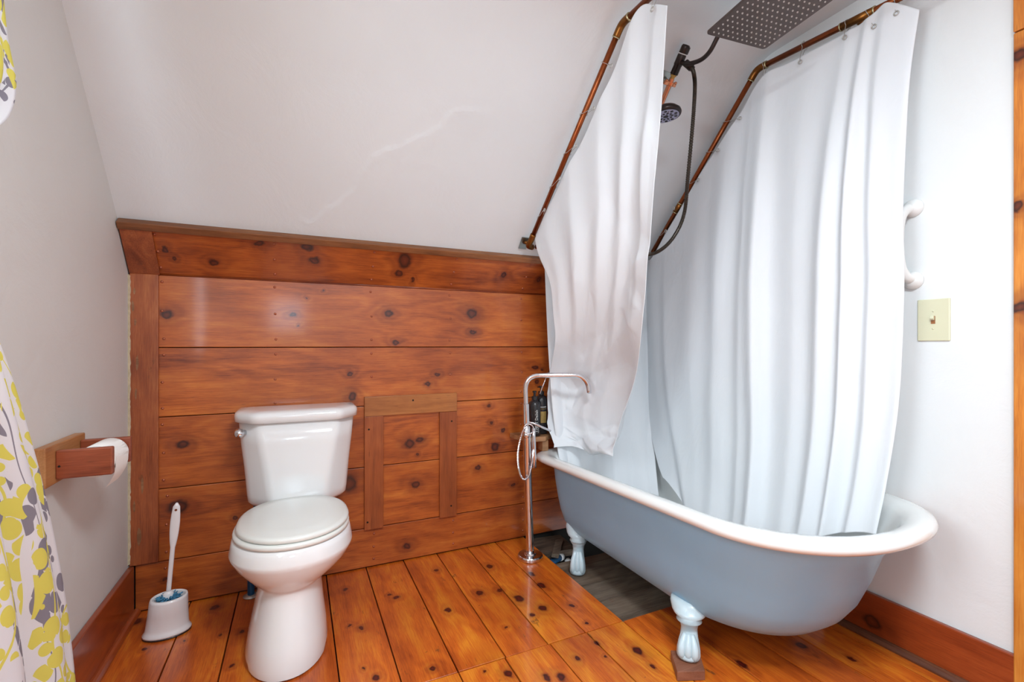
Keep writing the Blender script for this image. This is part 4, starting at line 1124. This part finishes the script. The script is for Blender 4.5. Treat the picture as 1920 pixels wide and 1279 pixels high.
def band(par, x, y, r, z0, z1, m, name, a0, a1):
    bm = NB(); n_ = 14
    A = [bm.verts.new((x+r*math.cos(a0+(a1-a0)*i/n_), y+r*math.sin(a0+(a1-a0)*i/n_), z0)) for i in range(n_+1)]
    B = [bm.verts.new((x+r*math.cos(a0+(a1-a0)*i/n_), y+r*math.sin(a0+(a1-a0)*i/n_), z1)) for i in range(n_+1)]
    for i in range(n_): bm.faces.new([A[i], A[i+1], B[i+1], B[i]])
    obj(name, bm, M[m], par)
band(b2, 1.183, 2.175, .0336, .640, .700, 'gold', 'gold_label', va-.9, va+.9)
band(b2, 1.183, 2.175, .0336, .722, .725, 'ink', 'label_line', va-.9, va+.9)
band(b2, 1.183, 2.175, .0336, .713, .715, 'gold', 'label_line', va-.9, va+.9)
bm = NB(); add_tube(bm, [(1.152,2.135,.795),(1.222,2.15,.925)], .0036, 10)
o = obj('metal_rod', bm, M['chrome'], smooth=True); tag(o, 'thin chrome rod leaning over the black bottles', 'rod')

# blue pipe in the floor opening
t = thing('drain_pipe', (1.2, 2.06, -.09), 'blue plastic pipe with a white end in the floor opening under the tub', 'pipe')
bm = NB(); add_tube(bm, [(1.08,2.025,-.066),(1.245,2.083,-.058)], .016, 16); obj('blue_pipe', bm, M['bluepipe'], t, smooth=True)
bm = NB(); add_tube(bm, [(1.243,2.083,-.058),(1.262,2.090,-.057)], .019, 16); obj('white_collar', bm, M['ink'], t, smooth=True)
bm = NB(); add_tube(bm, [(1.262,2.045,-.07),(1.28,2.052,-.066)], .013, 14); obj('white_cap', bm, M['ink'], t, smooth=True)

# ------------------------------------------------------------------ toilet paper holder
t = thing('toilet_paper_holder', (-.575, 1.65, .69), 'wooden toilet paper holder with two arms mounted on the left wall', 'paper holder')
bm = layers(NB()); add_box(bm, XL+.0005, XL+.026, 1.535, 1.775, .690, .792, 1.4, .6)
bevel(obj('backboard', bm, M['holdery'], t), .003, 2)
for y, s in ((1.585,1.),(1.735,6.)):
    bm = layers(NB()); add_box(bm, XL+.026, -.452, y, y+.019, .701, .776, s, .5)
    o = obj('arm', bm, M['holder'], t); bevel(o, .004, 3)
bm = NB(); add_lathe(bm, [(.003,0),(.003,.0006)], (XL+.034, 1.5849, .735), 8, (0,-1,0)); obj('screw', bm, M['dark'], t)
bm = NB(); add_tube(bm, [(-.497,1.604,.735),(-.497,1.735,.735)], .013, 14); obj('roller', bm, M['blackpl'], t, smooth=True)
bm = NB()
n_ = 40
def rr2(ax_r, y): return [(-.497+ax_r*math.cos(2*PI*i/n_), y, .735+ax_r*math.sin(2*PI*i/n_)) for i in range(n_)]
add_loft(bm, [rr2(.018,1.612), rr2(.0415,1.612), rr2(.0430,1.614), rr2(.0430,1.726), rr2(.0415,1.728), rr2(.018,1.728), rr2(.018,1.612)], False, False)
# hanging sheet
sh = [(-.497+.0435*math.cos(a_), .735+.0435*math.sin(a_)) for a_ in [math.radians(60-i*10) for i in range(7)]]+[(-.4535,.715),(-.457,.695),(-.466,.675),(-.476,.660)]
A = [bm.verts.new((x, 1.615, z)) for x, z in sh]; B = [bm.verts.new((x-.004*max(0,(i-5)/5), 1.725, z-.004*i/10)) for i, (x, z) in enumerate(sh)]
for i in range(len(sh)-1): bm.faces.new([A[i], A[i+1], B[i+1], B[i]])
o = obj('toilet_paper_roll', bm, M['paper'], smooth=True); auto(o, 40); tag(o, 'white toilet paper roll between the wooden arms of the wall holder', 'toilet paper')

# ------------------------------------------------------------------ toilet brush
t = thing('toilet_brush_holder', (-.43, 2.06, 0), 'white oval plastic toilet brush holder on the floor by the left corner', 'brush holder')
def oval(a, b, z, cx=-.43, cy=2.06, rot=0.06, n_=40):
    return [(cx+a*math.cos(t_)*math.cos(rot)-b*math.sin(t_)*math.sin(rot), cy+a*math.cos(t_)*math.sin(rot)+b*math.sin(t_)*math.cos(rot), z) for t_ in [2*PI*i/n_ for i in range(n_)]]
bm = NB(); add_loft(bm, [oval(.073,.050,.0005), oval(.074,.051,.003), oval(.073,.050,.005)])
obj('base_ring', bm, M['blackpl'], t, smooth=True, label='dark ring under the holder')
bm = NB(); cx2 = -.424
add_loft(bm, [oval(.066,.044,.005), oval(.0735,.0505,.006), oval(.074,.051,.012), oval(.068,.0465,.020), oval(.0655,.0445,.03), oval(.061,.046,.08,-.426,2.053), oval(.0575,.051,.132,-.422,2.045), oval(.0555,.049,.140,-.421,2.045), oval(.051,.044,.142,-.421,2.045), oval(.048,.041,.136,-.421,2.045), oval(.046,.039,.09,-.421,2.045), oval(.02,.015,.088,-.421,2.045)], True, True)
obj('cup', bm, M['brushwhite'], t, smooth=True)
t = thing('toilet_brush', (-.43, 2.06, .10), 'white toilet brush with blue bristles standing in its white holder', 'toilet brush')
bm = NB()
random.seed(5)
for k in range(150):
    a_ = random.uniform(0, 2*PI); rr_ = random.uniform(.012, .036)
    c0 = Vector((-.424+.008*math.cos(a_), 2.050+.006*math.sin(a_), .118+random.uniform(0,.012)))
    c1_ = Vector((-.421+rr_*1.22*math.cos(a_), 2.045+rr_*1.02*math.sin(a_), random.uniform(.126,.140)))
    c1_.z += .008*math.sin(k)
    add_tube(bm, [c0, (c0+c1_)/2+Vector((0,0,.004)), c1_], .0022, 5)
obj('bristles', bm, M['bristle'], t)['kind'] = 'stuff'
bm = NB(); add_loft(bm, [oval(.016,.011,.10,-.428,2.055), oval(.018,.013,.128,-.427,2.055), oval(.016,.012,.148,-.426,2.055), oval(.009,.008,.154,-.4255,2.055)])
obj('brush_core', bm, M['brushwhite'], t, smooth=True)
hA = Vector((-.4255,2.055,.150)); hB = Vector((-.398,2.045,.475))
bm = NB(); rings = []
sd = Vector((1,0,-.08)).normalized(); fr = Vector((0,1,.03))
for k in range(25):
    t_ = k/24; c = hA.lerp(hB, t_)
    w_ = .0075 if t_ < .50 else .0075+.0075*math.sin(PI*min(1, (t_-.50)/.52))**.8
    if t_ > .93: w_ = max(.002, w_*math.sqrt(max(0, 1-((t_-.93)/.072)**2))+.001)
    th_ = .0055
    rings.append([c+sd*(w_*math.cos(a_))+fr*(th_*math.sin(a_)) for a_ in [2*PI*i/16 for i in range(16)]])
add_loft(bm, rings); hnd = obj('handle', bm, M['brushwhite'], t, smooth=True)
bm = NB(); pc = hA.lerp(hB, .925)
add_lathe(bm, [(.0042,0),(.0042,.0008)], pc+Vector((0,-.0058,0)), 12, (0,-1,0)); obj('hanging_hole', bm, M['trimv'], hnd)

# ------------------------------------------------------------------ switch, grab bar
t = thing('light_switch', (XR, .787, 1.132), 'ivory wall plate with a toggle light switch on the right wall', 'light switch')
bm = NB(); add_box(bm, XR-.006, XR, .744, .830, 1.064, 1.201); bevel(obj('wall_plate', bm, M['ivory'], t), .003, 3)
bm = NB(); add_box(bm, XR-.0072, XR-.005, .7815, .7925, 1.120, 1.145); obj('switch_slot', bm, M['holdery'], t)
bm = NB(); add_box(bm, -.012, 0, -.004, .004, -.006, .006, M=Matrix.Translation((XR-.006,.787,1.136)) @ Matrix.Rotation(math.radians(28),4,'Y')); bevel(obj('toggle', bm, M['ivory'], t), .001, 2)
for z in (1.104, 1.161):
    bm = NB(); add_lathe(bm, [(.0032,0),(.0028,.001),(.0001,.0012)], (XR-.006,.787,z), 10, (-1,0,0)); obj('screw', bm, M['ivory'], t, smooth=True)
t = thing('grab_bar', (XR, .84, 1.39), 'white curved vertical grab bar on the right wall above the switch', 'grab bar')
bm = NB(); add_tube(bm, [(XR-.012,0.843,1.272),(XR-.035,0.847,1.280),(XR-.052,0.853,1.315),(XR-.056,0.857,1.39),(XR-.052,0.855,1.465),(XR-.035,0.850,1.500),(XR-.012,0.847,1.508)], lambda t_: .0125+.008*abs(t_*2-1)**3, 16, smooth=8)
obj('bar', bm, M['whitebar'], t, smooth=True)
for z in (1.268, 1.512):
    bm = NB(); add_lathe(bm, [(.030,0),(.030,.004),(.026,.014),(.016,.024),(.001,.027)], (XR,.843,z), 24, (-1,0,0)); obj('flange', bm, M['whitebar'], t, smooth=True)

# ------------------------------------------------------------------ floral window curtain
edge = [(2.12,1.10),(1.95,1.14),(1.80,1.185),(1.65,1.215),(1.57,1.245),(1.50,1.225),(1.44,1.17),(1.36,1.10),(1.26,1.06),(1.17,1.10),(1.077,1.178),(.985,1.232),(.87,1.292),(.755,1.348),(.603,1.41),(.44,1.466),(.30,1.50),(.16,1.525),(.04,1.53)]
GF = []
for z, ye in edge:
    tie = math.exp(-((z-1.26)/.14)**2)
    yl = .55+.32*tie+(.15 if z < 1.2 else 0)
    row = []
    for k in range(7):
        u = k/6; row.append((-.505-.015*tie, yl+(ye-yl)*u, z))
    GF.append(row)
def foldF(u, v, p):
    tie = math.exp(-((p.z-1.26)/.14)**2)
    f = (.022-.008*tie)*math.sin(2*PI*(u*5.0+.15*N3(v*3,0,2)))*min(1,(1-u)*6+.25)
    return Vector((f, 0, 0))
curtain('window_curtain', GF, 90, 150, foldF, 'white window curtain with yellow and grey leaf print, tied back at the left edge', 'curtain', 'floral', (1.0, 2.1))

# ------------------------------------------------------------------ lights and world
def area(name, loc, rot, sx, sy, power, col=(1,1,1)):
    l = bpy.data.lights.new(name, 'AREA'); l.shape = 'RECTANGLE'; l.size = sx; l.size_y = sy; l.energy = power; l.color = col
    o = bpy.data.objects.new(name, l); C.objects.link(o); o.location = loc; o.rotation_euler = rot
    return o
area('left_window_daylight', (XL-.04, .53, 1.48), (0, math.radians(-90), 0), .95, .75, 25, (.80,.91,1.0))
area('rear_window_daylight', (-.11, YF-.03, 1.42), (math.radians(90), 0, 0), .36, .38, 5.5, (.66,.84,1.0))
# ceiling lamp (out of frame, overhead)
t = thing('ceiling_light', (.45, -.1, 2.25), 'round white flush ceiling light above the room', 'ceiling light')
bm = NB(); add_lathe(bm, [(.17,0),(.17,-.02),(.16,-.03),(.001,-.03)], (.45,-.1,2.329), 32); obj('light_base', bm, M['winwhite'], t, smooth=True)
l = bpy.data.lights.new('ceiling_bulb', 'AREA'); l.shape = 'DISK'; l.size = .5; l.energy = 48; l.color = (.84,.935,1.0)
o = bpy.data.objects.new('ceiling_bulb', l); C.objects.link(o); o.location = (.45,-.1,2.29)
w = bpy.data.worlds.new('sky'); SC.world = w; w.use_nodes = True
w.node_tree.nodes['Background'].inputs[0].default_value = (.85,.92,1,1); w.node_tree.nodes['Background'].inputs[1].default_value = 1.5

# ------------------------------------------------------------------ camera
cam = bpy.data.cameras.new('camera'); cam.sensor_width = 36; cam.lens = 866.5/1920*36; cam.shift_y = 8/1920; cam.clip_start = .02
co = bpy.data.objects.new('camera', cam); C.objects.link(co)
co.location = (0, 0, 1.05); co.rotation_euler = (math.radians(90), 0, math.radians(-24.93))
SC.camera = co
SC.view_settings.view_transform = 'Standard'; SC.view_settings.look = 'None'
SC.view_settings.gamma = 1; SC.view_settings.use_curve_mapping = False
SC.view_settings.exposure = 0.14
SC.cycles.adaptive_threshold = .05
SC.cycles.max_bounces = 8
SC.cycles.diffuse_bounces = 5
SC.cycles.glossy_bounces = 4
